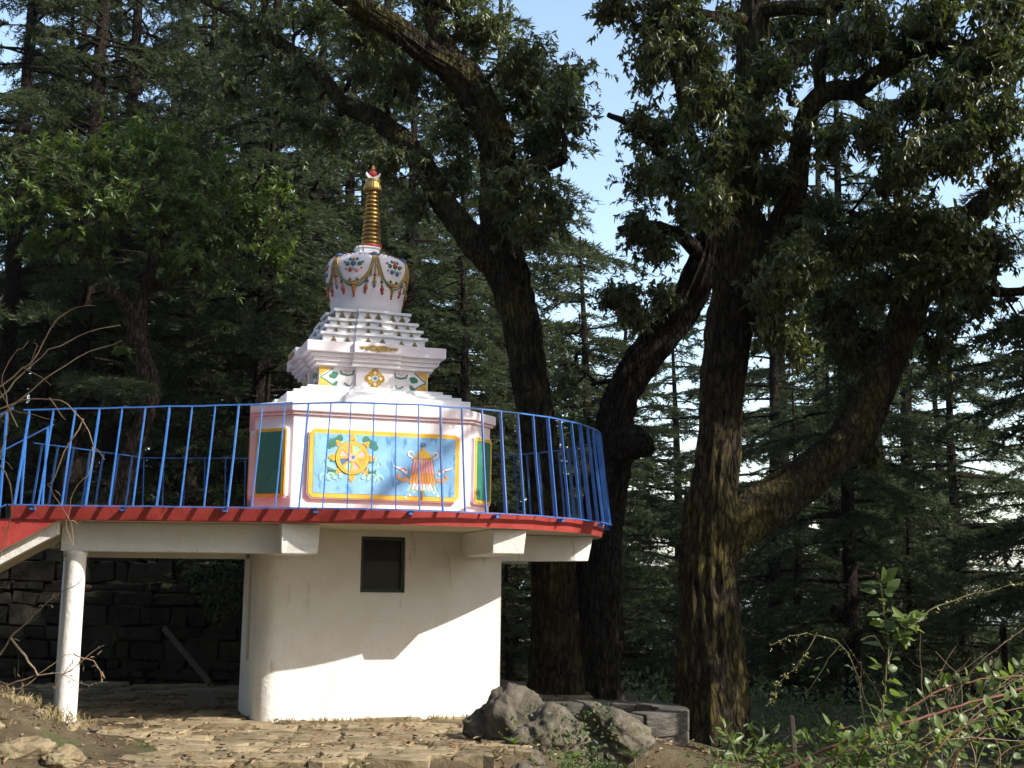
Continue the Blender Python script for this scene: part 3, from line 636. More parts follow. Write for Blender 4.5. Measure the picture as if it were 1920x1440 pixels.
# scroll of gilt leaves on the cornice, flower on the neck, corner paintings
for k in range(4):
    M = Matrix.Rotation(k*math.pi/2, 4, 'Z'); T = Matrix.Translation((OX, 0, 0))
    fl = MB(); fl.M = T @ M; yb = -.93
    for sx in (-1, 1):
        for q in range(4):
            xq = sx*(.035+.055*q); fl.ring(xq, 4.362+.008*math.sin(q*2), .008, .026-.003*q, yb, yb-.012-.001*q, 0, 12)
        stroke(fl, [(0, 4.345), (sx*.07, 4.337), (sx*.15, 4.352), (sx*.24, 4.350)], yb, yb-.010, 0, .022, .006)
        stroke(fl, [(0, 4.38), (sx*.06, 4.392), (sx*.13, 4.376), (sx*.25, 4.372)], yb, yb-.011, 0, .018, .004)
    fl.plate(circ(0, 4.36, .034, 12), yb, yb-.02, 0); fl.plate([(-.03, 4.335), (0, 4.318), (.03, 4.335)], yb, yb-.014, 0)
    B(fl, 'gilt_scroll', GOLD, cno)
    ff = MB(); ff.M = T @ M; yb = -.735
    for q in range(4):
        a = q*math.pi/2; c_ = (.07*math.cos(a), 4.018+.07*math.sin(a))
        ff.plate(circ(c_[0], c_[1], .055, 16), yb, yb-.008-.0005*q, 0); ff.ring(c_[0], c_[1], .030, .046, yb, yb-.011-.0005*q, 1, 16); ff.plate(circ(c_[0], c_[1], .018, 10), yb, yb-.012, 2)
    for q in range(4):
        a = q*math.pi/2+math.pi/4; ff.plate(circ(.082*math.cos(a), 4.018+.082*math.sin(a), .022, 10), yb, yb-.006-.0003*q, 1)
    ff.plate(circ(0, 4.018, .036, 14), yb, yb-.015, 2); ff.plate(circ(0, 4.018, .026, 14), yb, yb-.018, 3)
    B(ff, 'flower_emblem', [YEL, GOLD, PALE, NAVY], nko)
    for sx in (-1, 1):
        cp = MB(); cp.M = T @ M; yb = -.685
        def tri(p): cp.plate(p if sx > 0 else p[::-1], yb, yb-.004, 0)
        tri([(sx*.52, 4.135), (sx*.675, 4.02), (sx*.675, 4.135)]); tri([(sx*.675, 4.008), (sx*.50, 3.895), (sx*.675, 3.895)])
        for zc in (4.095, 3.935):
            cp.ring(sx*.625, zc, .014, .026, yb, yb-.007, 1, 14); cp.ring(sx*.665+(-sx*.012), zc-.01, .004, .012, yb, yb-.007, 1, 10); cp.ring(sx*.58, zc+(.014 if zc > 4 else -.014), .005, .014, yb, yb-.0075, 1, 10)
        stroke(cp, [(sx*.51, 4.13), (sx*.60, 4.05), (sx*.665, 4.012)], yb, yb-.005, 2, .014); stroke(cp, [(sx*.49, 3.90), (sx*.58, 3.965), (sx*.665, 4.006)], yb, yb-.0055, 2, .016)
        for q, (x_, z_, r_) in enumerate(((.50, 4.035, .042), (.475, 4.05, .026), (.53, 4.03, .03), (.49, 3.92, .03), (.47, 3.95, .02))): cp.plate(circ(sx*x_, z_, r_, 12), yb, yb-.005-.0004*q, 2)
        stroke(cp, [(sx*.42, 4.10), (sx*.405, 4.06), (sx*.33, 4.045), (sx*.27, 4.06), (sx*.26, 4.11)], yb, yb-.006, 2, .024, .016)
        stroke(cp, [(sx*.385, 4.11), (sx*.34, 4.085), (sx*.30, 4.11)], yb, yb-.0065, 3, .014)
        stroke(cp, [(sx*.37, 3.95), (sx*.34, 3.925), (sx*.29, 3.92), (sx*.27, 3.965)], yb, yb-.006, 2, .022, .008)
        for q in range(3): cp.plate(circ(sx*(.39+.03*q), 3.965+.006*q, .007, 8), yb, yb-.005, 3)
        B(cp, 'corner_painting', [YEL, ORANGE, DKGRN, PINK], nko)
# four diminishing terraces with niches
T4 = [(.665, 4.43, 4.585), (.615, 4.585, 4.685), (.565, 4.685, 4.785), (.485, 4.785, 4.925)]
BRONZE = noisy('dull_bronze_paint', [(.3, (.12, .09, .03)), (.7, (.26, .20, .08))], 20, bump=.2, rough=.6)
for ti, (h, z0, z1) in enumerate(T4):
    tm = MB(); lip = .032; c_ = .20*h/.66+.04
    tm.prism(shift(redent(h-.02, c_, .05)), z0, z1-lip); tm.prism(shift(redent(h+.015, c_+.012, .052)), z1-lip, z1)
    nm_ = tm
    hh = min(.10, (z1-lip-z0)*.92)
    for k in range(4):
        nm_.M = Matrix.Translation((OX, 0, 0)) @ Matrix.Rotation(k*math.pi/2, 4, 'Z')
        for seg, off in ((-1, 0), (0, .05), (1, 0)):
            xs = (-.09*h/.66, .09*h/.66) if seg == 0 else ((seg*(c_+.10*h/.66)), seg*(c_+.27*h/.66))
            for xc in xs:
                yb = -(h-.02)-off; zb = z0+.006; wv = hh*.50
                nm_.plate([(xc-wv, zb), (xc+wv, zb), (xc+wv*.75, zb+hh*.4), (xc+wv*.3, zb+hh*.75), (xc, zb+hh), (xc-wv*.3, zb+hh*.75), (xc-wv*.75, zb+hh*.4)], yb+.005, yb-.012, 1)
                nm_.plate([(xc-wv*.5, zb+.004), (xc+wv*.5, zb+.004), (xc, zb+hh*.6)], yb, yb-.015, 2)
                for q in (-1, 1): nm_.plate([(xc+q*wv*1.3-.006, zb), (xc+q*wv*1.3+.006, zb), (xc+q*wv*1.3, zb+.02)], yb+.005, yb-.008, 1)
    nm_.M = None; B(nm_, 'terrace_tier', [PALE, BRONZE, GROOVE])
# dome
DP = [(.40, 4.925), (.445, 4.985), (.462, 5.06), (.490, 5.20), (.517, 5.34), (.535, 5.47), (.539, 5.54), (.525, 5.605), (.485, 5.66), (.40, 5.705), (.27, 5.73), (.10, 5.735)]
DX = OX+.005
dq = spline([(r, 0, z, 0) for r, z in DP], .02); dm = MB(); dm.lathe([(q[0], q[2]) for q in dq], 64, c=(DX, 0)); dmo = B(dm, 'dome', PINKW)
dz = np.array([q[2] for q in dq]); dr = np.array([q[0] for q in dq])
def ond(az, z, off=.006):                      # point on the dome; az measured from the front (-y) towards +x
    r = float(np.interp(z, dz[:-6], dr[:-6]))+off; return Vector((DX+r*math.sin(az), -r*math.cos(az), z))
gm = MB(); OCHRE = noisy('ochre_paint', [(.3, (.36, .22, .04)), (.7, (.50, .33, .08))], 14, bump=.2, rough=.6); DULLRED = noisy('dull_red_paint', [(.3, (.30, .045, .04)), (.7, (.44, .10, .08))], 14, bump=.2, rough=.65); DULLOR = noisy('dull_orange_paint', [(.3, (.50, .17, .03)), (.7, (.60, .27, .07))], 14, bump=.2, rough=.65)
GM = [OCHRE, DKGRN, DULLRED, NAVY, DULLOR, MINT, GOLD, PINK]
for k in range(6):
    a0 = k*math.pi/3; a1 = a0+math.pi/3
    for q in range(3):                         # swags between the knots
        zl = 5.30-.030*q; pts = []
        for i in range(15):
            f = i/14; az = a0+.03*(q-1)+(a1-a0)*f+(.02*(1-2*f))*q; pts.append(ond(az, 5.675-(5.675-zl)*(1-abs(2*f-1)**2.4)**.62 - .0, .007+.002*q))
        gm.tube(pts, .0085, 6, 0 if q != 2 else 1)
    for q in (-2, -1, 0, 1, 2):
        pts = [ond(a0+.062*q*(.3+1.2*i/8), 5.68-((.36, .30, .28)[2-abs(q)] if q % 2 == 0 else .31)*i/8, .012) for i in range(9)]; gm.tube(pts, .008, 6, 0)
        if q % 2: continue
        e = pts[-1]
        for j, (r_, h_, m_) in enumerate(((.024, .024, 3 if q < 0 else 2 if q == 0 else 1), (.018, .02, 6), (.030, .04, 2 if q else 0), (.020, .03, 2 if q else 3))):
            zc = e.z-.045*j-.012; c_ = ond(a0+.062*q*(1.5+.12*j), zc, .004)
            gm.lathe([(.004, zc-h_), (r_*.7, zc-h_*.55), (r_, zc), (r_*.6, zc+h_*.6), (.003, zc+h_)], 9, c=(c_.x, c_.y), mat=m_)
    c_ = ond(a0, 5.668, .012); gm.lathe([(.01, 5.635), (.06, 5.655), (.052, 5.685), (.02, 5.70)], 12, c=(c_.x*.97, c_.y*.97), mat=3)
    am = (a0+a1)/2
    for j, (z_, r_, m_) in enumerate(((5.27, .042, 4), (5.232, .034, 0), (5.195, .026, 4), (5.155, .018, 2), (5.125, .014, 2))):
        c_ = ond(am, z_, .004); gm.lathe([(.004, z_-.024), (r_, z_-.008), (r_*.8, z_+.012), (.003, z_+.024)], 9, c=(c_.x, c_.y), mat=m_)
    for sx in (-1, 1): c_ = ond(am+sx*.09, 5.33, .004); gm.lathe([(.004, 5.31), (.022, 5.325), (.004, 5.35)], 8, c=(c_.x, c_.y), mat=1)
    # medallion of flowers in the bay
    for j, (da, dz_, r_, m_) in enumerate(((0, .02, .042, 2 if k % 2 == 0 else 3), (0, .055, .032, 4), (-.10, .015, .034, 1), (.10, .015, .034, 1), (-.055, -.045, .034, 3 if k % 2 == 0 else 2), (.06, -.05, .036, 3 if k % 2 == 0 else 7), (0, -.03, .028, 5), (-.15, .035, .022, 2), (.15, .03, .022, 2 if k % 2 == 0 else 3), (-.06, .06, .026, 1), (.06, .06, .026, 1), (-.13, -.035, .02, 3), (.13, -.03, .02, 4))):
        z_ = 5.51+dz_*1.25; r_ *= 1.12; c_ = ond(am+da*1.5, z_, -.012)
        gm.lathe([(.003, z_-r_), (r_*.8, z_-r_*.5), (r_*.9, z_+r_*.2), (.003, z_+r_)], 9, c=(c_.x, c_.y), mat=m_)
for i in range(48):                            # bead row round the shoulder
    a = i*2*math.pi/48; c_ = ond(a, 5.672, .004); gm.lathe([(.003, 5.66), (.016, 5.672), (.003, 5.686)], 6, c=(c_.x, c_.y), mat=2 if i % 2 else 7)
B(gm, 'painted_garland', GM, dmo)
# harmika, ringed spire, parasol, moon, sun, flame
hm = MB(); hm.prism(shift(redent(.125, .075, .022)), 5.72, 5.84); hm.prism(shift(redent(.14, .085, .022)), 5.84, 5.862); B(hm, 'harmika', PALE, bevel=.004)
OX2 = OX+.045
pr = [(.138, 5.862), (.146, 5.868), (.146, 5.90), (.132, 5.905)]; ms = [2, 2, 2]; N = 13
for k in range(N):
    z0 = 5.905+.735*k/N; dz_ = .735/N; r = .133-.055*k/N
    pr += [(r-.016, z0+.004), (r, z0+dz_*.25), (r+.002, z0+dz_*.55), (r-.004, z0+dz_*.85), (r-.017, z0+dz_*.97)]; ms += [1, 0, 0, 0, 1]
pr.append((.06, 6.645)); ms.append(1)
ss = MB(); ss.lathe(pr, 36, c=(OX2, 0), mats=ms); B(ss, 'ringed_spire', [BRASS, GROOVE, CRIM])
lt = MB(); lt.lathe([(.06, 6.64), (.112, 6.648), (.120, 6.675), (.112, 6.715), (.098, 6.755), (.096, 6.765), (.106, 6.79), (.104, 6.805), (.03, 6.812)], 60, c=(OX2, 0), wav=lambda i, z: .006*(1 if i % 3 == 0 else -.4) if 6.65 < z < 6.76 else 0); B(lt, 'spire_parasol', GOLD)
mo = MB(); mo.M = Matrix.Translation((OX2, 0, 0)); oc = arc(0, 6.905, .100, 180+6, 360-6, 18); ic = arc(0, 6.945, .092, 360-22, 180+22, 18)
mo.plate(oc+ic, .018, -.018, 0); B(mo, 'crescent_moon', PALE)
sn = MB(); sn.M = Matrix.Translation((OX2, 0, 6.89)) @ Matrix.Rotation(math.pi/2, 4, 'X'); sn.lathe([(.01, -.03), (.042, -.022), (.056, 0), (.042, .022), (.01, .03)], 24); B(sn, 'sun_disc', CRIM)
fm_ = MB(); fm_.lathe([(.012, 6.935), (.026, 6.95), (.024, 6.97), (.012, 6.995), (.002, 7.02)], 14, c=(OX2, 0)); B(fm_, 'flame_finial', ORANGE)
# ------------------------------------------------------------------ trees
def LP(lst):                                   # (pixel x, pixel y, width in pixels, depth) -> (x, y, z, radius)
    o = []
    for x, y, w_, Y in lst:
        p = P(x, y, Y); o.append((p.x, p.y, p.z, w_/2*Y/F_PX*.90))
    return o

def thin_tubes(name, paths, mat, parent, origin, seg=4):      # many thin twigs in one mesh; paths = [(points Nx3, r0, r1)]
    Vs, Fs, off = [], [], 0
    for pts, r0, r1 in paths:
        pts = np.asarray(pts, float); n = len(pts)
        t = np.gradient(pts, axis=0); t /= np.linalg.norm(t, axis=1, keepdims=True)+1e-9
        ref = np.array([0, 0, 1.0]) if abs(t[0, 2]) < .8 else np.array([1.0, 0, 0])
        u = np.cross(t, ref); u /= np.linalg.norm(u, axis=1, keepdims=True)+1e-9; v = np.cross(t, u)
        r = np.linspace(r0, r1, n)[:, None]; a = np.arange(seg)*2*np.pi/seg
        V = pts[:, None, :] + (u[:, None, :]*np.cos(a)[None, :, None] + v[:, None, :]*np.sin(a)[None, :, None])*r[:, None, :]
        idx = np.arange(n*seg).reshape(n, seg)+off; A, Bq = idx[:-1], idx[1:]
        Fs.append(np.stack([A, np.roll(A, -1, 1), np.roll(Bq, -1, 1), Bq], -1).reshape(-1, 4)); Vs.append(V.reshape(-1, 3)); off += n*seg
    return mesh_np(name, np.concatenate(Vs), np.concatenate(Fs), mat, parent, origin, smooth=True)

def bez(a, b, sag, n=7, rng=None, wob=.0):
    a, b = np.array(a, float), np.array(b, float); t = np.linspace(0, 1, n)[:, None]
    p = a*(1-t)+b*t + np.array([0, 0, 1.0])*sag*4*t*(1-t)
    if rng is not None and wob: p[1:-1] += rng.normal(0, wob, (n-2, 3))
    return p

def leafy(rng, centers, dirs, n, L, W, along, spread, droop):
    """n leaves round the end of each twig"""
    N = len(centers); c = np.repeat(centers, n, 0); d = np.repeat(dirs, n, 0)
    c = c - d*(rng.uniform(0, 1, (N*n, 1))**1.3)*along
    r = rnd_dirs(rng, N*n); r -= d*(r*d).sum(1, keepdims=True); r /= np.linalg.norm(r, axis=1, keepdims=True)+1e-9
    ld = d*rng.uniform(.3, .9, (N*n, 1)) + r*spread*rng.uniform(.5, 1.1, (N*n, 1)) + np.array([0, 0, -1.0])*droop*rng.uniform(.4, 1.3, (N*n, 1))
    nr = d*.8 + np.array([0, 0, .6]) + rnd_dirs(rng, N*n)*.55
    return leaf_arrays(c, ld, nr, rng.uniform(*L, N*n), rng.uniform(*W, N*n))

def broadleaf(name, label, cat, group, limbs, blobs, bark, lmat, seed, per=12, L=(.065, .13), W=(.024, .044), along=.26, spread=.85, droop=.45, flare=.45, updir=-.25, trunk_name='trunk', dens=6.2):
    rng = np.random.default_rng(seed)
    b0 = limbs[0][0]; root = empty(name, (b0[0], b0[1], b0[2])); O = tuple(b0[:3]); tag(root, label, cat, group)
    skel = []
    trunk = trunk_mesh(trunk_name, limbs[0], bark, root, O, seg=72, step=.05, rough=.16, seed=seed, flare=flare)
    skel.append(spline(limbs[0], .2))
    for i, lm in enumerate(limbs[1:]):
        o = trunk_mesh('limb', lm, bark, root, O, seg=44, step=.06, rough=.15, seed=seed+i+1); skel.append(spline(lm, .2))
    skel = np.concatenate(skel); skel = skel[skel[:, 2] > 1.8]
    C, D, paths = [], [], []
    for (px, py, rx, ry, Y, dd, n) in blobs:
        n = int(n*dens)
        c = np.array(P(px, py, Y)); ax = np.array([rx*Y/F_PX, dd, ry*Y/F_PX])
        dist = np.linalg.norm(skel[:, :3]-c, axis=1)*(1+.25*(skel[:, 2] > c[2]+.5)); k = int(np.argmin(dist)); a = skel[k, :3]
        bl = bez(a, c, .12*np.linalg.norm(c-a), 9, rng, .06*min(1, dist[k])); br0 = min(.05, skel[k, 3]*.6)
        paths.append((bl, br0, .010))
        sub = []
        for q in range(max(3, n//12)):
            e = c + rnd_dirs(rng, 1)[0]*ax*rng.uniform(.5, 1.15); s0 = bl[rng.integers(3, 9)]
            pp = bez(s0, e, .08, 7, rng, .03); paths.append((pp, .012, .005)); sub.append(pp)
        sub = np.concatenate(sub)
        u = rnd_dirs(rng, n)*np.abs(rng.normal(0, .72, (n, 1)))
        # clumps: pull towards a few centres, leaving gaps
        kc = rnd_dirs(rng, max(3, n//10))*rng.uniform(.4, .95, (max(3, n//10), 1)); near = kc[rng.integers(0, len(kc), n)]
        u = u*.85 + near*.62*rng.uniform(0, 1, (n, 1))
        pos = c + u*ax
        for p_ in pos:
            k2 = int(np.argmin(np.linalg.norm(sub-p_, axis=1))); s0 = sub[k2]
            if np.linalg.norm(p_-s0) > .05: paths.append((bez(s0, p_, .03, 4), .0045, .0025))
            d = (p_-s0); d = d/(np.linalg.norm(d)+1e-6) + rnd_dirs(rng, 1)[0]*.5 + np.array([0, 0, updir]); C.append(p_); D.append(d/np.linalg.norm(d))
    tw = thin_tubes('twigs', paths, bark, root, O); join_quads(trunk, tw)
    C, D = np.array(C), np.array(D)
    v, f = leafy(rng, C, D, per, L, W, along, spread, droop)
    mesh_np('crown', v, f, lmat, root, O)
    return root

YA, YB = 18.6, 15.2
oakA_limbs = [LP([(1046,1450,140,YA),(1042,1330,118,YA),(1042,1200,104,YA),(1042,1100,98,YA),(1033,1000,92,YA),(1016,870,84,YA),(1000,750,80,YA),(976,600,82,YA),(948,500,92,YA),(936,430,84,YA-.1),(936,330,80,YA-.3),(926,250,74,YA-.5),(888,170,76,YA-.7),(850,128,72,YA-.8),(800,98,58,YA-1),(735,48,54,YA-1.3),(640,-10,46,YA-1.6),(560,-80,36,YA-2),(500,-200,20,YA-2.3)]),
  LP([(950,505,70,YA),(905,470,66,YA-.1),(868,425,60,YA-.1),(830,375,56,YA),(795,315,52,YA+.1),(757,265,48,YA+.2),(692,216,46,YA+.4),(640,190,34,YA+.6),(590,130,30,YA+.8),(480,50,24,YA+1.2),(380,0,14,YA+1.5)]),
  LP([(870,150,52,YA-.7),(836,90,48,YA-.7),(812,30,44,YA-.6),(795,-40,38,YA-.5),(770,-160,24,YA-.4)]),
  LP([(945,335,44,YA-.2),(990,312,40,YA-.6),(1030,304,36,YA-1),(1055,296,30,YA-1.2)])]
oakA_blobs = [(985,120,70,50,YA-1,.8,38),(900,60,80,60,YA-.5,.9,46),(1060,205,55,45,YA-1.2,.9,36),(1000,200,90,70,YA-.3,.9,48),(1070,150,50,40,YA,.6,20),(760,150,85,75,YA,.9,42),(690,60,90,60,YA-.8,.9,40),(850,250,60,60,YA-.2,.7,26),(1020,270,70,40,YA-.6,.7,28),
  (960,350,70,55,YA-1.2,.7,36),(1000,430,60,55,YA-1,.7,30),(860,330,50,50,YA,.6,18),(560,150,90,70,YA+1,.9,36),(470,70,90,60,YA+1.3,.9,32),(620,250,80,60,YA+.6,.8,28),(780,400,40,40,YA+.2,.5,10),(730,300,70,60,YA-.3,.7,26),(1040,390,45,55,YA-.6,.6,20),(830,10,90,40,YA-.5,.9,30),(600,-110,140,80,YA+1,1.3,50),(820,-120,140,80,YA-.6,1.3,50),(1000,-120,110,60,YA-.6,1.2,40),(760,-260,180,90,YA-.4,1.6,50),(980,-260,160,90,YA-.2,1.5,50),(450,-60,110,70,YA+1.6,1.1,34),(700,130,80,60,YA+.6,.8,26),(980,150,80,60,YA+.8,.8,26),(560,230,70,50,YA+1,.8,20),(440,170,70,60,YA+1.5,.8,22),(850,180,50,40,YA+.3,.6,16),(600,30,90,50,YA+.8,.9,30)]
broadleaf('oak_tree', 'gnarled oak with a forked trunk leaning over the stupa, right behind the curved railing', 'tree', 'old oaks beside the terrace', oakA_limbs, oakA_blobs, BARK, OAKLEAF, 11)
oakC_limbs = [LP([(1118,1450,120,YA+.3),(1114,1330,108,YA+.3),(1114,1200,100,YA+.3),(1116,1100,94,YA+.3),(1122,1000,90,YA+.3),(1143,890,84,YA+.2),(1150,810,78,YA+.1),(1165,740,72,YA),(1200,682,70,YA-.1),(1246,625,74,YA-.2),(1286,570,74,YA-.3),(1312,515,68,YA-.4),(1328,460,56,YA-.5),(1330,400,48,YA-.6),(1318,330,40,YA-.7),(1290,240,30,YA-.8),(1270,120,20,YA-1)]),
  LP([(1148,850,70,YA+.1),(1178,832,84,YA-.1),(1203,836,62,YA-.2),(1222,850,24,YA-.25)]),
  LP([(1318,480,40,YA-.5),(1270,440,28,YA-.8),(1210,420,20,YA-1.1),(1160,430,12,YA-1.3)]),
  LP([(1322,350,30,YA-.7),(1260,310,24,YA-.9),(1190,240,18,YA-1),(1140,215,12,YA-1.2)])]
oakC_blobs = [(1210,340,52,45,YA-1,.8,30),(1195,430,42,36,YA-1.2,.7,24),(1230,470,50,45,YA-.9,.6,24),(1160,560,60,28,YA-1,.5,26),(1195,600,40,30,YA-.9,.4,12),(1250,250,60,60,YA-.8,.8,32),(1195,235,36,36,YA-1,.7,16),(1240,560,40,40,YA-.8,.5,14),(1090,810,50,50,YA+1,.6,16),(1060,720,40,60,YA+1,.6,12),(1290,400,40,60,YA-1,.6,20)]
broadleaf('oak_tree', 'leaning oak with a round burl on its trunk, left of the mossy oak', 'tree', 'old oaks beside the terrace', oakC_limbs, oakC_blobs, BARK2, OAKLEAF, 23)
oakB_limbs = [LP([(1338,1500,190,YB),(1336,1400,152,YB),(1334,1280,134,YB),(1332,1130,122,YB),(1330,1010,112,YB),(1338,900,100,YB),(1349,800,92,YB),(1356,700,96,YB),(1368,600,104,YB),(1384,520,122,YB),(1394,455,118,YB),(1380,380,86,YB),(1390,280,78,YB-.1),(1410,150,74,YB-.2),(1416,0,64,YB-.3),(1405,-120,50,YB-.4)]),
  LP([(1402,500,88,YB),(1455,438,66,YB-.2),(1488,365,52,YB-.4),(1500,285,46,YB-.5),(1514,212,48,YB-.6),(1550,172,46,YB-.7),(1605,166,42,YB-.8),(1660,130,40,YB-1),(1745,96,34,YB-1.2),(1830,84,26,YB-1.4),(1930,60,16,YB-1.6)]),
  LP([(1345,1030,90,YB),(1400,975,106,YB+.1),(1490,912,96,YB+.35),(1565,852,88,YB+.55),(1618,782,86,YB+.7),(1656,700,80,YB+.8),(1688,620,76,YB+.9),(1714,545,74,YB+.9),(1742,488,60,YB+.9),(1795,428,54,YB+.8),(1865,372,44,YB+.6),(1960,320,32,YB+.4)]),
  LP([(1600,176,28,YB-.8),(1640,200,26,YB-1),(1700,194,22,YB-1.2),(1770,182,18,YB-1.4),(1850,190,12,YB-1.6)]),
  LP([(1538,178,28,YB-.7),(1538,110,28,YB-.8),(1556,40,26,YB-.9),(1570,-60,20,YB-1)]),
  LP([(1408,24,34,YB-.3),(1480,14,32,YB-.6),(1555,14,30,YB-.9),(1650,-14,24,YB-1.2)]),
  LP([(1405,190,44,YB-.2),(1470,126,44,YB+.1),(1530,60,36,YB+.3),(1580,-30,26,YB+.5)]),
  LP([(1716,560,46,YB+.9),(1690,480,34,YB+.8),(1650,430,24,YB+.6),(1600,400,15,YB+.4)]),
  LP([(1722,550,40,YB+.9),(1800,536,30,YB+.7),(1880,548,22,YB+.5),(1960,540,14,YB+.3)]),
  LP([(1400,40,34,YB-.3),(1330,30,26,YB-.8),(1250,10,18,YB-1.3),(1160,20,10,YB-1.7)])]
oakB_blobs = [(1240,40,80,40,YB-1.2,.8,40),(1150,15,50,20,YB-1.6,.6,14),(1300,110,80,60,YB-1,.8,44),(1230,120,50,50,YB-1.2,.7,24),(1330,190,80,55,YB-1.2,.8,44),(1440,150,60,50,YB-1,.7,28),(1620,60,90,60,YB-1.3,.9,46),(1740,50,90,55,YB-1.3,.9,46),(1850,110,90,80,YB-1.6,.9,50),(1740,190,90,50,YB-1.6,.8,40),(1640,250,50,60,YB-1.5,.6,24),(1860,240,80,70,YB-1.8,.8,40),(1780,290,70,55,YB-1.7,.7,32),(1690,110,60,50,YB-.6,.7,24),(1390,60,60,60,YB+.3,.7,20),(1300,-80,130,70,YB+.2,1.2,50),(1500,-100,140,80,YB+.6,1.4,56),(1720,-90,140,80,YB-.2,1.3,56),(1900,-90,120,80,YB-.6,1.2,46),(1400,-260,170,90,YB+1,1.6,60),(1650,-270,170,90,YB+.8,1.6,60),(1860,-260,150,90,YB+.6,1.5,50),(1810,150,80,60,YB-.6,.9,34),(1560,100,60,60,YB+.8,.8,26),(1420,360,60,50,YB+1,.8,22),(1680,330,60,50,YB-1,.7,22),(1900,620,50,40,YB-1.9,.5,12),(1480,440,50,50,YB-.8,.6,18),(1260,330,40,60,YB-.4,.6,18),(1500,500,60,60,YB-1.6,.6,26),(1580,640,70,60,YB-1.8,.6,26),(1700,420,80,40,YB-2.2,.6,26),(1800,520,80,50,YB-2.1,.6,26),(1640,860,30,40,YB-2,.3,8),(1760,660,40,50,YB-2,.4,10),(1600,560,60,50,YB-2,.6,22),(1450,600,40,60,YB-.9,.5,14),(1500,420,40,50,YB-.3,.5,12),(1700,300,70,50,YB-1.8,.7,24),(1540,400,50,40,YB-1.4,.6,18),(1640,540,60,50,YB-1.7,.6,22),(1480,60,60,50,YB+.6,.7,26),(1880,10,70,50,YB-1.5,.8,30),
  (1560,480,80,50,YB-1.8,.7,38),(1650,450,100,50,YB-2,.8,52),(1770,440,70,55,YB-2,.7,34),(1720,520,70,45,YB-1.9,.7,30),(1850,470,80,50,YB-2.1,.8,38),(1560,570,70,70,YB-1.8,.7,38),(1610,660,60,70,YB-1.9,.6,34),(1585,760,40,50,YB-1.8,.5,14),(1610,830,40,40,YB-1.9,.4,14),(1690,640,40,50,YB-2,.4,14),(1460,540,60,50,YB-1.4,.7,28),(1490,640,50,60,YB-1.2,.6,18),(1350,290,60,60,YB-1.2,.7,30),(1430,250,60,50,YB-1.2,.7,28),(1330,380,50,60,YB-1.2,.6,22),(1880,340,50,50,YB-2,.6,18),(1560,270,40,50,YB-1.2,.5,12),(1830,570,60,40,YB-2,.6,16),(1770,600,50,50,YB-2,.5,14),(1450,340,50,60,YB-.6,.6,18)]
oakB_blobs = [(a, b, c, d, Y+(3.5 if a >= 1535 and b >= 555 else 2.1 if a >= 1535 and b >= 400 else .5 if a > 1440 and b > 300 else 0), min(e, .55) if a >= 1535 and b >= 400 else e, n) for a, b, c, d, Y, e, n in oakB_blobs]
broadleaf('oak_tree', 'big mossy oak with a thick low limb sweeping up to the right', 'tree', 'old oaks beside the terrace', oakB_limbs, oakB_blobs, BARK, OAKLEAF, 37, droop=.7)
YR = 21.5
rho_limbs = [LP([(205,1000,66,YR),(222,920,52,YR),(244,860,42,YR),(266,800,37,YR),(281,750,35,YR),(284,710,33,YR),(268,668,32,YR),(254,620,30,YR),(258,575,28,YR),(272,545,25,YR),(292,508,24,YR-.3),(300,470,17,YR-.5),(310,400,12,YR-.7),(300,330,8,YR-.9)]),
  LP([(256,600,26,YR),(228,560,24,YR-.2),(206,545,22,YR-.3),(190,500,19,YR-.4),(152,450,18,YR-.5),(138,392,15,YR-.6),(110,340,9,YR-.8)]),
  LP([(275,545,24,YR),(330,520,20,YR+.3),(380,470,17,YR+.4),(440,430,12,YR+.5),(500,410,7,YR+.5)]),
  LP([(270,720,24,YR+.2),(264,640,24,YR+.3),(268,560,20,YR+.3),(290,470,14,YR+.4),(360,400,10,YR+.4),(420,330,7,YR+.3)])]
rho_blobs = [(70,310,80,50,YR-1,.9,46),(180,300,80,55,YR-1,.9,50),(290,290,80,55,YR-.8,.9,50),(400,330,90,60,YR-.4,.9,54),(480,400,70,55,YR,.8,36),(330,390,90,55,YR-1,.9,56),(230,390,80,50,YR-1,.9,44),(110,380,80,50,YR-1,.9,40),(30,400,60,50,YR-.8,.8,26),(420,450,80,50,YR,.8,38),(340,480,70,45,YR-.6,.8,34),(500,480,50,50,YR+.3,.7,20),(170,460,70,45,YR-.6,.8,22),(270,250,60,30,YR-.6,.6,20),(390,520,50,40,YR-.2,.6,18),(80,470,60,40,YR-.6,.7,16),(520,350,40,40,YR+.2,.6,12),(222,655,14,16,YR-.5,.1,3)]
broadleaf('rhododendron_tree', 'twisted rhododendron with bright green leaves and an S shaped trunk behind the left railing', 'tree', None, rho_limbs, rho_blobs, RBARK, RHOLEAF, 51, per=13, dens=2.5, L=(.11, .17), W=(.032, .044), along=.07, spread=1.1, droop=.05, flare=.3, updir=.35)

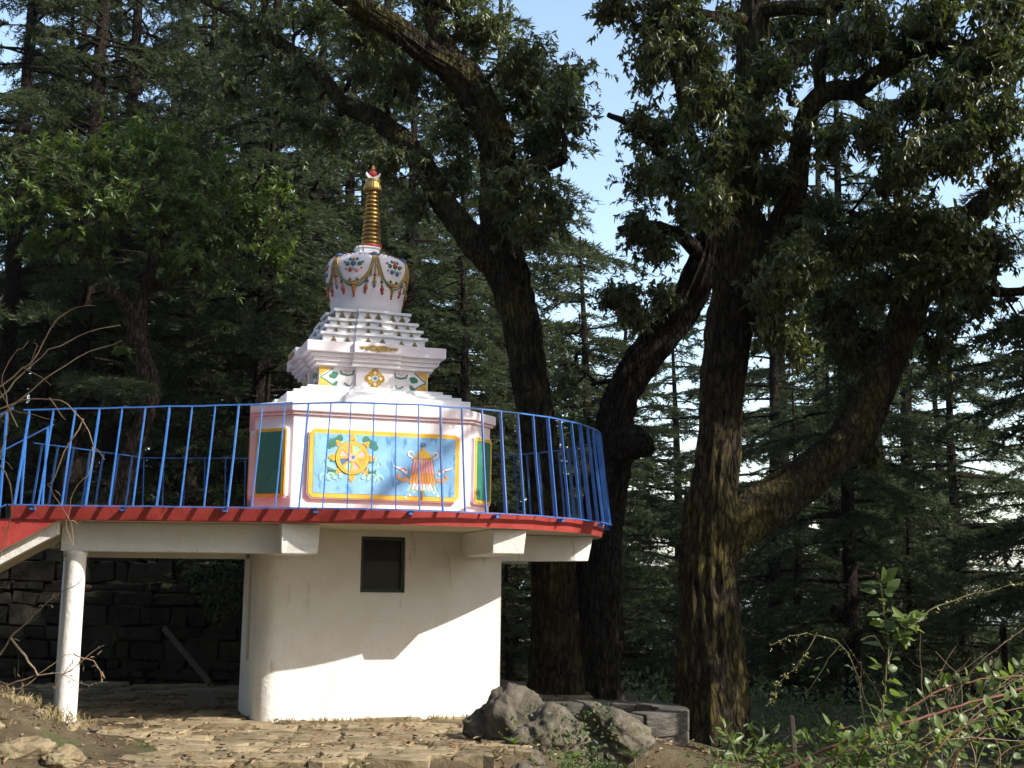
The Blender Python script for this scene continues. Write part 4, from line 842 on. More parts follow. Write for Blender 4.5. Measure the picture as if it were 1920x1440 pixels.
# deodar cedars: four kinds, copied
def cedar_proto(seed, H, start, Lmax, step, r0, lean_up=.16, droop=.30, dens=1.0):
    rng = np.random.default_rng(seed); paths = []; B0, D0, N0, LL = [], [], [], []
    z = start
    while z < H-.4:
        f = (z-start)/(H-start); L0 = Lmax*(1-f)**.8*(.75+.25*min(1, (z-start)/2+.4))+.25
        for q in range(rng.integers(1, 5)):
            L = L0*(rng.uniform(.5, 1.1) if rng.uniform() > .08 else rng.uniform(1.1, 1.35)); az = rng.uniform(0, 2*np.pi); h = np.array([math.cos(az), math.sin(az), 0]); sd = np.array([-h[1], h[0], 0])
            zz = z+rng.uniform(-.2, .2); s = np.linspace(0, 1, 9)[:, None]; up, dr = lean_up*rng.uniform(.3, 1.5), droop*rng.uniform(.6, 1.3)
            curve = h*s*L + sd*(s**2)*L*rng.normal(0, .1) + np.array([0, 0, 1.0])*(zz + L*(up*s - dr*s**2.2)); paths.append((curve, .02+.010*L, .005))
            nb = int(L/.058*dens)+2
            ss = rng.uniform(.18, 1.0, nb)**.8
            bp = np.stack([np.interp(ss*8, np.arange(9), curve[:, k]) for k in range(3)], -1)
            side = rng.choice([-1, 1], nb)
            bl = (.18+.34*(1-ss)*L*.5+.12*rng.uniform(0, 1, nb))*np.minimum(1, .4+ss)
            bd = h*rng.uniform(.2, 1.0, (nb, 1)) + sd*(side*rng.uniform(.5, 1.0, nb))[:, None] + np.array([0, 0, 1.0])*rng.normal(-.16, .22, (nb, 1)); bd /= np.linalg.norm(bd, axis=1, keepdims=True)
            for i in range(nb):
                m = max(6, int(bl[i]/.016)); t = rng.uniform(0, 1, m)[:, None]
                B0.append(bp[i]+bd[i]*bl[i]*t + np.array([0, 0, -.45])*bl[i]*t**2); rr = rnd_dirs(rng, m); rr[:, 2] = rr[:, 2]*.7+.12
                D0.append(bd[i]*.75+rr*.75); LL.append(rng.uniform(.06, .17, m))
        z += step*rng.uniform(.7, 1.3)
    tp = [(0, 0, -1.2, r0*1.35), (0, 0, 0, r0*1.1), (0, 0, H*.3, r0*.8), (rng.normal(0, .1), rng.normal(0, .1), H*.65, r0*.5), (rng.normal(0, .12), rng.normal(0, .12), H, .02)]
    B0, D0, LL = np.concatenate(B0), np.concatenate(D0), np.concatenate(LL)
    D0 /= np.linalg.norm(D0, axis=1, keepdims=True); n = len(B0)
    sdv = np.cross(D0, rnd_dirs(rng, n)); sdv /= np.linalg.norm(sdv, axis=1, keepdims=True)+1e-9; w_ = rng.uniform(.010, .018, n)[:, None]
    V = np.stack([B0-sdv*w_, B0+sdv*w_, B0+D0*LL[:, None]], 1).reshape(-1, 3); Fc = np.arange(n*3).reshape(-1, 3)
    root = empty('deodar_cedar', (0, 0, 0))
    tk = trunk_mesh('trunk', tp, CBARK, root, (0, 0, 0), seg=18, step=.25, rough=.12, knots=.06, seed=seed, flare=.2)
    join_quads(tk, thin_tubes('branches', paths, CBARK, root, (0, 0, 0), seg=5))
    mesh_np('crown', V, Fc, CEDLEAF, root)
    root['H'] = H; print('cedar tris', n); return root
KINDS = [cedar_proto(1, 19, 1.2, 4.3, .34, .24), cedar_proto(2, 23, 5.5, 4.2, .36, .27), cedar_proto(3, 17, .6, 4.8, .36, .22, .1, .22), cedar_proto(4, 21, 2.5, 3.9, .38, .22, .12, .40)]
used = [False]*4
def cedar(kind, x, y, H, rz, label, sxy=1.0, group='deodar cedars of the forest'):
    k = KINDS[kind]; h0 = k['H']
    if not used[kind]: o = k; used[kind] = True
    else:
        o = k.copy(); COL.objects.link(o)
        for ch in list(k.children): c = ch.copy(); COL.objects.link(c); c.parent = o
    o.location = (x, y, float(ground_z(x, y))); o.rotation_euler = (0, 0, rz); s = H/h0; o.scale = (s*sxy, s*sxy, s)
    tag(o, label, 'tree', group)
def cedar_at(kind, px, Y, top, label, rz, sxy=1.0, **kw):       # top = pixel row of its tip
    p = P(px, 950, Y); H = P(px, top, Y).z - float(ground_z(p.x, Y)); cedar(kind, p.x, Y, H, rz, label, sxy, **kw)
CED = [(1, 200, 25, -420, 'tall cedar with a bare lit trunk rising at the left behind the twisted rhododendron', .3, 1.0),
 (1, 352, 27.5, -330, 'cedar with a thin dark trunk right of the twisted rhododendron', 1.9, .85),
 (1, 757, 31, -150, 'cedar with a dark straight trunk just right of the golden spire', 2.6, .9),
 (1, -10, 23, -500, 'cedar whose brown trunk runs up the left edge of the view', 4.0, 1.0),
 (3, 1590, 24, -60, 'cedar with a black trunk standing under the low oak limb on the right', .9, 1.0),
 (0, 90, 31, -150, 'dark cedar between the left edge and the bare lit cedar trunk', 2.2, 1.2),
 (2, 290, 36, -40, 'dense cedar deep behind the rhododendron crown', 3.3, 1.2),
 (0, 440, 33, 40, 'cedar with drooping boughs left of the stupa, above the railing', .5, 1.15),
 (2, 560, 38, 90, 'cedar with layered boughs directly left of the white dome', 4.4, 1.2),
 (0, 660, 45, 160, 'distant cedar whose top shows behind the golden spire', 1.3, 1.3),
 (3, 860, 39, 60, 'cedar between the stupa and the forked oak trunk', 2.9, 1.25),
 (2, 960, 46, 200, 'far cedar behind the forked oak trunk', 5.1, 1.3),
 (2, 1085, 36, 445, 'sunlit pale green cedar whose tip ends below the gap of sky', .2, 1.35),
 (2, 1180, 44, 560, 'low feathery cedar left of the leaning oak with the burl', 3.7, 1.4),
 (1, 1270, 48, 560, 'thin far cedar seen between the leaning oak and the mossy oak', 1.1, 1.2),
 (0, 1450, 34, 330, 'green cedar right behind the mossy oak trunk', 2.0, 1.2),
 (2, 1560, 40, 200, 'tall cedar with yellow green boughs seen through the fork of the mossy oak', 4.9, 1.3),
 (0, 1700, 33, 250, 'cedar behind the upper end of the low oak limb', .8, 1.2),
 (2, 1800, 28, 480, 'cedar with wide flat boughs right of the low oak limb', 3.0, 1.15),
 (3, 1990, 25, 200, 'cedar with drooping boughs against white sky at the right edge', 5.5, 1.1),
 (0, 1490, 28, 720, 'small cedar low behind the mossy oak, under its limb', 1.6, 1.25),
 (2, 1700, 24, 930, 'young bushy cedar low on the slope under the curve of the oak limb', 2.4, 1.5),
 (0, 1160, 30, 800, 'young cedar low on the slope left of the mossy oak', .1, 1.5),
 (2, 960, 27, 930, 'young cedar showing beside the right wall edge of the pavilion', 3.9, 1.5),
 (3, 540, 29, 260, 'cedar with thin boughs close behind the left shoulder of the stupa', 1.4, 1.0),
 (0, 160, 40, -60, 'far cedar filling the dark wood behind the bare lit trunk', 2.7, 1.4),
 (2, 20, 34, 60, 'cedar with a low crown deep in the wood at the left edge', .6, 1.4),
 (0, 380, 46, 0, 'far dark cedar behind the thin dark trunk', 5.8, 1.5),
 (2, 760, 50, 330, 'far low cedar to the right of the white dome', 2.1, 1.5),
 (2, 470, 25, 560, 'young cedar with a pale green crown just left of the stupa steps', 1.0, 1.3),
 (0, 1350, 60, 500, 'farthest cedar down the slope behind the mossy oak', .4, 1.6),
 (2, 1060, 60, 640, 'farthest cedar showing low behind the railing end', 1.7, 1.6),
 (0, 130, 23.5, -380, 'cedar with dark boughs hanging over the rhododendron crown', 3.6, 1.3),
 (3, 480, 24.5, -420, 'cedar with dark boughs at the top, left of the forked oak limbs', 1.2, 1.2),
 (2, 250, 30, 180, 'dark cedar filling the shade between the rhododendron trunk and the bare lit trunk', 5.3, 1.5),
 (0, 640, 33, -30, 'cedar behind the left oak limb above the golden spire', 4.2, 1.3),
 (2, 850, 30, 420, 'cedar low behind the right side of the stupa terraces', .9, 1.5),
 (2, 1480, 46, 420, 'cedar farther back to the right of the mossy oak', 5.0, 1.5),
 (2, 60, 28, -60, 'cedar deep in shade between the left edge and the rhododendron', 1.7, 1.4),
 (0, 330, 40, -120, 'cedar rising high behind the rhododendron crown', 2.0, 1.4),
 (2, 560, 30, -200, 'tall cedar whose dark boughs hang left of the golden spire', .2, 1.3),
 (0, 700, 36, -220, 'tall cedar behind the gap between the left oak limb and the spire', 3.9, 1.4),
 (0, 920, 42, -60, 'tall cedar hidden behind the forked oak trunk', 2.2, 1.4),
 (2, 440, 42, -160, 'tall far cedar above the rhododendron crown on its right', 5.2, 1.4),
 (0, 1560, 30, 620, 'bushy cedar low between the mossy oak and its low limb', .3, 1.5),
 (2, 1750, 42, 640, 'bushy cedar seen under the tip of the low oak limb', 1.3, 1.6),
 (0, 1640, 55, 420, 'farthest cedar behind the low oak limb', 2.5, 1.6)]
for k, px, Y, top, lab, rz, sx in CED: cedar_at(k, px, Y, top, lab, rz, sx)
# unseen trees added to shade the oaks and stupa and to block skylight
KINDS.append(cedar_proto(5, 25, 11.0, 3.4, .40, .26, dens=.55)); used.append(False)  # sparse high crown, shaped to dapple the upper stupa with shade from out of view
for k, x, y, H, rz, sx, lab in ((2, 9.7, 12.7, 11.5, .3, 1.0, 'unseen cedar added to shade the oaks from their right'), (2, 8.9, 15.4, 19, 1.3, .75, 'unseen cedar added for shade close behind the right end of the oaks'), (2, 12.7, 11.8, 15, 2.3, .7, 'unseen slim cedar added for shade right of the clearing'), (2, 12.8, 15.2, 20, 1.2, 1.1, 'unseen cedar added for shade farther right of the oaks'), (2, 11.5, 19.5, 20, 2.2, 1.1, 'unseen cedar added for shade on the slope to the right'), (0, 16.5, 13.0, 22, 1.2, 1.1, 'unseen cedar added for shade in the clearing to the right'),
                            (4, 9.3, 10.3, 25, .9, 1.0, 'unseen high crowned cedar added to shade the upper stupa'),
                            (0, -10.6, 8.0, 21, .6, 1.2, 'unseen cedar added to block skylight left of the viewer'), (2, -11.5, 14.5, 20, 1.6, 1.1, 'unseen cedar added to block skylight left of the stair'), (2, -9.5, 1.0, 20, 2.6, 1.2, 'unseen cedar added to block skylight behind the viewer at the left'), (0, -3.0, -9.0, 22, 3.6, 1.3, 'unseen cedar added to block skylight behind the viewer'), (2, -13.5, 4.0, 23, 4.6, 1.3, 'unseen tall cedar added to block skylight farther left behind the viewer'),
                            (2, -9.2, 4.6, 20, 3.3, .95, 'unseen dense cedar added to block skylight left of the path'), (2, 4.6, -5.5, 22, 1.9, 1.15, 'unseen dense cedar added to block skylight behind the viewer at the right'), (2, 8.6, -3.0, 22, 4.9, 1.1, 'unseen dense cedar added to block skylight farther right behind the viewer'), (2, -.2, -7.6, 23, .2, 1.2, 'unseen dense cedar added to block skylight straight behind the viewer'), (2, -5.2, -4.6, 22, 5.7, 1.1, 'unseen dense cedar added to block skylight behind the viewer on the left'), (2, 12.4, -1.5, 21, 1.1, 1.0, 'unseen dense cedar added to block skylight far to the right behind the viewer'), (2, -9.0, -6.0, 21, 5.1, 1.3, 'unseen bushy cedar added to block skylight behind the viewer'), (2, 2.5, -11.0, 21, .4, 1.4, 'unseen broad cedar added to block skylight farther behind the viewer'), (0, -14.5, -2.0, 24, 1.4, 1.3, 'unseen tall cedar added to block skylight behind the viewer at the far left'), (2, 7.5, -12.5, 20, 2.9, 1.3, 'unseen broad cedar added to block skylight behind the viewer at the right')):
    cedar(k, x, y, H, rz, lab, sx)
def pix(x, y, z):                              # pixel coordinates of a world point
    d = Vector((x, y, z-EYE)); k = F_PX/d.dot(FW); return 960+d.dot(RT)*k, 720-d.dot(UP)*k
TS = math.tan(SUN_EL); sh = []  # unseen oak: crown blobs laid along the sun's path to shade trunks and stupa
for x0, y0, z0, s_, r_, n_ in [(2.75, 15.4, z, 7.6, .55, 24) for z in (-.3, .2, .8, 1.4)] + [(3.6, 15.6, z, 8.2, .9, 20) for z in (.3, 1.3)] + [(-1.9, 15.5, z, 9.2, 1.0, 13) for z in (4.1, 5.2, 6.3)] + [(1.0, 18.2, z, 9.6, 1.3, 28) for z in (-.4, 1.2, 2.8)] + [(4.6, 14.4, z, 7.5, 1.0, 14) for z in (2.0, 3.6)]:
    x, y, z = x0+math.sin(SUN_AZ)*s_, y0-math.cos(SUN_AZ)*s_, z0+TS*s_; a, b = pix(x, y, z); sh.append((a, b, r_*F_PX/y, r_*F_PX/y*.75, y, r_, n_))
shl = [[(9.9, 12.6, -1.2, .34), (9.8, 12.5, 1, .30), (9.6, 12.4, 4, .26), (9.5, 12.4, 8, .20), (9.4, 12.5, 12.5, .08)], [(9.6, 12.4, 4.5, .16), (9.0, 12.0, 6, .12), (8.6, 11.5, 8, .07)], [(9.55, 12.4, 6, .16), (9.4, 13.2, 7.5, .11), (9.3, 13.8, 9, .06)]]
broadleaf('oak_tree', 'unseen oak added at the right to shade the other oaks and the stupa', 'tree', 'old oaks beside the terrace', shl, sh, BARK, OAKLEAF, 71)
# ------------------------------------------------------------------ stone walls, rocks, small things
def stones_wall(name, x0, x1, y, z0, z1, depth, seed, hrow=(.12, .34), wst=(.18, .75)):
    r = random.Random(seed); m_ = MB(); z = z0
    while z < z1:
        h = r.uniform(*hrow); x = x0
        while x < x1:
            w_ = r.uniform(*wst); g_ = .012; yy = y+r.uniform(-.04, .03)
            c = []
            for (sx, sz, sy) in ((0,0,0),(1,0,0),(1,1,0),(0,1,0),(0,0,1),(1,0,1),(1,1,1),(0,1,1)):
                px = x+g_ if sx == 0 else x+w_-g_; pz = z+g_ if sz == 0 else z+h-g_
                c.append(m_.V((px+r.uniform(-.03,.03), yy+(r.uniform(-.015,.015) if sy == 0 else depth), pz+r.uniform(-.035,.035))))
            for q in ((0,1,2,3),(1,5,6,2),(5,4,7,6),(4,0,3,7),(3,2,6,7),(0,4,5,1)): m_.F([c[i] for i in q])
            x += w_
        z += h
    return m_, name
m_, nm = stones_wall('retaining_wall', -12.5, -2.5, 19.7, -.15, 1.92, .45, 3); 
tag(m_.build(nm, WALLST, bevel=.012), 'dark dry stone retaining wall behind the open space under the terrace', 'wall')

rr_ = random.Random(5)
def rock(name, c, size, seed, label, mat=ROCK, rz=0.0, group=None, rough=.38, cat='rock', tilt=0.0):
    bm = bmesh.new(); bmesh.ops.create_icosphere(bm, subdivisions=5 if size[0] > .1 else 3, radius=1)
    for v in bm.verts:
        p = v.co.copy()
        a = mnoise.noise(p*1.1+Vector((seed*3.1, 0, 0)))*rough*1.1
        b = (abs(mnoise.noise(p*2.3+Vector((0, seed*2.7, 0))))-.25)*-rough*.9
        # broad facets
        fct = 0
        for k in range(7):
            d = Vector((math.sin(seed*1.7+k*2.4), math.cos(seed*2.3+k*1.9), math.sin(k*1.3+seed)*.8)).normalized(); t = p.dot(d)
            if t > .70: fct -= (t-.70)*.8
        e = mnoise.noise(p*4.5+Vector((seed, seed, 0)))*.06 - max(0, .12-abs(mnoise.noise(p*3.1+Vector((seed*2, 0, 3)))))*.40 + mnoise.noise(p*11)*.028
        v.co = p*(1+a+b+e+fct)
    M = Matrix.Translation((0, 0, 0)) @ Matrix.Rotation(rz, 4, 'Z') @ Matrix.Rotation(tilt, 4, 'Y') @ Matrix.Diagonal((*size, 1))
    bm.transform(M)
    for f in bm.faces: f.smooth = True
    me = bpy.data.meshes.new(name); bm.to_mesh(me); bm.free(); me.materials.append(mat)
    o = bpy.data.objects.new(name, me); COL.objects.link(o); o.location = c; return tag(o, label, cat, group)
GR = 'boulders in front of the oaks'
rock('boulder', (.02, 13.0, .10), (.34, .30, .42), 5, 'tallest boulder with a pointed top beside the white wall corner', group=GR, tilt=.15)
rock('boulder', (-.24, 13.1, .05), (.20, .22, .24), 9, 'small rounded boulder against the foot of the white wall', group=GR)
rock('boulder', (.38, 12.75, -.02), (.42, .30, .34), 14, 'creeper covered boulder between the pointed one and the slanting one', group=GR, tilt=.25)
rock('boulder', (1.06, 13.0, .0), (.40, .32, .33), 22, 'slanting boulder with a bare pale ridge in front of the round stone planter', group=GR, tilt=.5, rz=.3, rough=.28)
rock('boulder', (.16, 11.55, -.24), (.20, .16, .17), 31, 'pale flat stone lying at the lower edge of the view', group=GR)
rock('boulder', (.22, 12.2, -.13), (.17, .13, .13), 33, 'squarish dark stone at the end of the paving edge', group=GR, rough=.2)
GS = 'stones heaped by the column'
for i, (px, py, Y, sx, sy, sz, lab) in enumerate(((20, 1322, 11.9, .20, .16, .09, 'mossy flat stone on top of the earth heap at the left edge'), (72, 1352, 11.9, .20, .14, .10, 'largest tilted slab beside the foot of the column'), (100, 1372, 12.0, .16, .12, .07, 'low stone touching the foot of the white column'), (38, 1362, 11.5, .12, .10, .08, 'reddish lump in the middle of the earth heap'), (78, 1384, 11.4, .05, .05, .04, 'small white stone on the earth heap'), (18, 1420, 10.6, .30, .16, .16, 'grey block at the lower left corner'), (120, 1425, 10.7, .22, .14, .10, 'weathered stone at the left end of the paving edge'))):
    p = P(px, py, Y); rock('stone', (p.x, p.y, p.z), (sx, sy, sz), 40+i, lab, mat=(PALE if i == 4 else FLAG if i != 3 else ROCK), group=GS, rz=i*.7, cat='stone', tilt=.2*(i % 3-1))
for i in range(26):
    x, y = rr_.uniform(-5.6, -3.9), rr_.uniform(10.6, 12.5); z = max(.0, float(ground_z(x, y))); k = rr_.uniform(.025, .075)
    rock('stone', (x, y, z+.01), (k*rr_.uniform(1, 1.7), k, k*rr_.uniform(.5, .8)), 60+i, 'small loose stone among the dry litter on the earth heap at the lower left', mat=FLAG if i % 3 else ROCK, group='loose stones on the earth heap', rz=i*1.1, cat='stone')
# round planter wall
pm = MB(); rr = random.Random(8); pc = (1.12, 14.7)
for lvl, (z0, z1) in enumerate(((-.75, -.42), (-.42, -.08), (-.08, .16))):
    n = 12; o = rr.uniform(0, 1)
    for k in range(n):
        a0, a1 = (k+o)*2*math.pi/n+.012, (k+o+1)*2*math.pi/n-.012; ro, ri = .96+rr.uniform(-.03, .03), .60
        am = (a0+a1)/2; dz = rr.uniform(-.012, .012)
        pts = [(pc[0]+ro*math.cos(a), pc[1]+ro*math.sin(a)) for a in (a0, am, a1)] + [(pc[0]+ri*math.cos(a), pc[1]+ri*math.sin(a)) for a in (a1, a0)]
        pm.prism(pts, z0+.006, z1-.006+dz)
pl_ = empty('stone_planter', (*pc, -.4)); tag(pl_, 'low round stone planter wall in front of the mossy oak trunk', 'planter')
pm.build('wall', PLANTER, pl_, bevel=.012, origin=(*pc, -.4))
so_ = MB(); so_.lathe([(.6, -.3), (.5, -.02), (.25, .02), (.01, .03)], 24, c=pc); so_.build('soil', SOIL, pl_, origin=(*pc, -.4))
# plank and concrete block under the terrace, posts
def plank(name, a, b, w_, t_, mat, label, cat):
    m_ = MB(); a, b = Vector(a), Vector(b); d = (b-a).normalized(); u = d.cross(Vector((0, 1, 0))).normalized(); v = d.cross(u)
    n = 7; rows = []
    for i in range(n):
        p = a.lerp(b, i/(n-1)) + u*mnoise.noise(Vector((i*.7, 3, 1)))*.012; k = 1+.1*mnoise.noise(Vector((i, 0, 5)))
        rows.append([m_.V(p+u*sx*w_/2*k+v*sy*t_/2) for sx, sy in ((-1,-1),(1,-1),(1,1),(-1,1))])
    for r0, r1 in zip(rows[:-1], rows[1:]):
        for k in range(4): q = (k+1) % 4; m_.F((r0[k], r0[q], r1[q], r1[k]))
    m_.F(rows[0][::-1]); m_.F(rows[-1]); return tag(m_.build(name, mat, bevel=.006), label, cat)
pa, pb = P(308, 1178, 18.6), P(395, 1282, 17.6)
plank('wooden_plank', pa, pb, .08, .05, WOOD, 'weathered plank leaning in the shade under the terrace', 'plank')
gb = G(378, 1325); bm_ = MB(); bm_.box((gb.x-.16, gb.y-.1, -.02), (gb.x+.16, gb.y+.12, .2)); tag(bm_.build('concrete_block', CONC, bevel=.012), 'grey concrete block on the ground under the terrace', 'block')
p = P(1880, 1175, 16); plank('fence_post', (p.x, p.y, p.z), (p.x+.03, p.y, -1.5), .065, .065, BARK2, 'dark square post top against the white sky at the right edge', 'post')
p = P(1484, 1342, 9.2); q = P(1500, 1460, 9.2); plank('grey_stake', p, (q.x, q.y, q.z-.3), .034, .03, WOOD, 'grey weathered stake among the bramble leaves, right of the mossy oak foot', 'stake')

# ------------------------------------------------------------------ ground litter, grass, creepers
rng = np.random.default_rng(77)
def scatter_leaves(name, pts, L, W, mat, kindlab, flat=.35, **kw):
    n = len(pts); d = rnd_dirs(rng, n); d[:, 2] *= flat; nr = np.tile(np.array([0, 0, 1.0]), (n, 1))+rnd_dirs(rng, n)*.5
    v, f = leaf_arrays(np.asarray(pts), d, nr, rng.uniform(*L, n), rng.uniform(*W, n), **kw); o = mesh_np(name, v, f, mat); tag(o, kindlab, 'leaves', kind='stuff'); return o
n = 9500; x = rng.uniform(-6.5, 3.2, n); y = rng.uniform(9.6, 17.5, n)
dens = np.array([mnoise.noise(Vector((a*1.4, b*1.4, 1))) for a, b in zip(x, y)]); keep = rng.uniform(-.35, .55, n) < dens + .35*(y < edge_y(x)+.25); x, y = x[keep], y[keep]
on_pave = (y > edge_y(x)) & (x < 1.2)
z = np.where(on_pave, np.maximum(.012, ground_z(x, y)+.04), ground_z(x, y)+.03)+rng.uniform(0, .012, len(x))
scatter_leaves('fallen_leaves', np.stack([x, y, z], -1), (.035, .10), (.012, .035), DRYLEAF, 'brown fallen leaves and litter strewn over the paving and the earth', flat=.25)
def tufts(name, centers, n, h, label, mat=DRYGRASS, sprd=.10, w_=.006):
    c = np.repeat(centers, n, 0); m = len(c); b = c + rng.normal(0, sprd, (m, 3))*np.array([1, 1, .1]); d = rnd_dirs(rng, m)*.5+np.array([0, 0, 1.0])
    v, f = leaf_arrays(b, d, rnd_dirs(rng, m), rng.uniform(*h, m), rng.uniform(w_*.7, w_*1.5, m), fold=.1, curl=.3); o = mesh_np(name, v, f, mat); tag(o, label, 'grass', kind='stuff')
ex = rng.uniform(-5.7, -4.0, 70); ey = rng.uniform(10.5, 12.4, 70); tufts('litter_grass', np.stack([ex, ey, np.maximum(0, ground_z(ex, ey))], -1), 14, (.03, .12), 'dry grass blades and twigs on the earth heap at the lower left', sprd=.09)
cx = rng.uniform(-10, -5, 150); cy = rng.uniform(20.0, 22.5, 150); tufts('dry_grass', np.stack([cx, cy, ground_z(cx, cy)], -1), 26, (.15, .4), 'dry yellow grass on the bank above the dark retaining wall', w_=.012, sprd=.15)
ex = rng.uniform(-4.5, .4, 46); tufts('grass', np.stack([ex, edge_y(ex)-rng.uniform(.02, .25, 46), np.full(46, -.28)], -1), 16, (.06, .16), 'thin dry grass along the edge of the paving', sprd=.06)
ex = rng.uniform(-2.6, -.3, 40); fy = 14.0+(ex+2.6)*.33; tufts('weeds', np.stack([ex, fy-.06, np.full(40, .0)], -1), 7, (.03, .09), 'tiny weeds and grit along the foot of the white wall', sprd=.04)
# creepers on the boulders and ground cover below them
def creeper(centers, rx, n):
    out = []
    for c, r_ in zip(centers, rx): u = rnd_dirs(rng, n); out.append(np.array(c)+u*np.array(r_)*rng.uniform(.85, 1.08, (n, 1)))
    return np.concatenate(out)
pts = creeper([(.38, 12.75, -.0), (.55, 12.6, -.1), (.9, 12.8, .05)], [(.46, .34, .36), (.35, .3, .3), (.2, .3, .32)], 230); pts = pts[pts[:, 1] < 12.85]
v, f = leaf_arrays(pts, rnd_dirs(rng, len(pts))+np.array([0, -.6, -.3]), np.tile(np.array([0, -.7, .7]), (len(pts), 1))+rnd_dirs(rng, len(pts))*.5, rng.uniform(.025, .055, len(pts)), rng.uniform(.018, .036, len(pts)))
tag(mesh_np('creeper', v, f, IVYLEAF), 'small leaved green creeper over the middle boulder', 'creeper', kind='stuff')
n = 5200; u = rnd_dirs(rng, n); cc = np.array([.78, 11.7, -.42]); ax = np.array([.50, .8, .40]); pts = cc+u*ax*rng.uniform(.6, 1.05, (n, 1)); pts = pts[pts[:, 2] > -.45]
pts[:, 2] += np.array([mnoise.noise(Vector(p)*5)*.06 for p in pts])
v, f = leaf_arrays(pts, rnd_dirs(rng, len(pts))+np.array([0, -.2, .5]), np.tile(np.array([0, -.5, .8]), (len(pts), 1))+rnd_dirs(rng, len(pts))*.6, rng.uniform(.018, .045, len(pts)), rng.uniform(.010, .022, len(pts)))
tag(mesh_np('ground_cover', v, f, IVYLEAF), 'dense dark green ground cover below the boulders', 'plants', kind='stuff')
n = 2600; px_ = rng.uniform(-5.6, -2.9, n); pz_ = rng.uniform(.7, 2.3, n); dn = np.array([mnoise.noise(Vector((a*1.1, 5, b*1.1))) for a, b in zip(px_, pz_)]); k = (dn > -.05) & (px_ > -5.2+.6*(2.0-pz_)); px_, pz_ = px_[k], pz_[k]
pts = np.stack([px_, 19.55-rng.uniform(0, .25, len(px_)), pz_], -1)
v, f = leaf_arrays(pts, rnd_dirs(rng, len(pts))+np.array([0, -.4, -.6]), np.tile(np.array([0, -.8, .5]), (len(pts), 1))+rnd_dirs(rng, len(pts))*.5, rng.uniform(.05, .09, len(pts)), rng.uniform(.03, .05, len(pts)))
tag(mesh_np('wall_creeper', v, f, IVYLEAF), 'dark leafy creeper hanging over the retaining wall under the terrace', 'creeper', kind='stuff')

n = 16000; ux = rng.uniform(1.9, 16, n); uy = rng.uniform(12.5, 30, n); dn = np.array([mnoise.noise(Vector((a*.8, b*.8, 3))) for a, b in zip(ux, uy)]); k = (dn > -.12) & (ux > 1.2+.2*np.abs(uy-15)*0+ .9*(uy < 16.5)); ux, uy, dn = ux[k], uy[k], dn[k]
pts = np.stack([ux, uy, ground_z(ux, uy)+rng.uniform(.0, .38, len(ux))*(dn+.35)*1.6], -1)
v, f = leaf_arrays(pts, rnd_dirs(rng, len(pts))+np.array([0, 0, .5]), np.tile(np.array([0, -.4, .8]), (len(pts), 1))+rnd_dirs(rng, len(pts))*.6, rng.uniform(.08, .2, len(pts)), rng.uniform(.03, .06, len(pts)))
tag(mesh_np('undergrowth', v, f, IVYLEAF), 'dark leafy undergrowth on the slope behind the oaks', 'plants', kind='stuff')

# ------------------------------------------------------------------ brambles
def oval_leaves(pos, dirs, nrm, L, W):          # broad rounded leaves of eight faces
    d = dirs/np.linalg.norm(dirs, axis=1, keepdims=True); nn = nrm-d*(nrm*d).sum(1, keepdims=True); nn /= np.linalg.norm(nn, axis=1, keepdims=True)+1e-9; s = np.cross(d, nn); L = L[:, None]; W = W[:, None]
    prof = [(.0, .0), (.10, .36), (.32, .52), (.60, .44), (.84, .22), (1.0, 0.0)]
    rows = []
    for t, w_ in prof:
        c = pos+d*L*t-nn*L*.22*t*t
        rows.append((c, c+s*W*w_+nn*W*w_*.28, c-s*W*w_+nn*W*w_*.28))
    v = np.stack([r for row in rows for r in row], 1); n = len(pos); o = (np.arange(n)*18)[:, None]; f = []
    for i in range(5):
        a, b = i*3, (i+1)*3; f += [o+np.array([a, a+1, b+1, b]), o+np.array([a, b, b+2, a+2])]
    return v.reshape(-1, 3), np.concatenate(f, 0)
def canes_from_px(lst, rng_, jit=.0):            # lists of (px, py, Y) -> smooth world polyline
    q = spline([(*P(*a), 0) for a in lst], .05)[:, :3]; return q + rng_.normal(0, .004, q.shape)
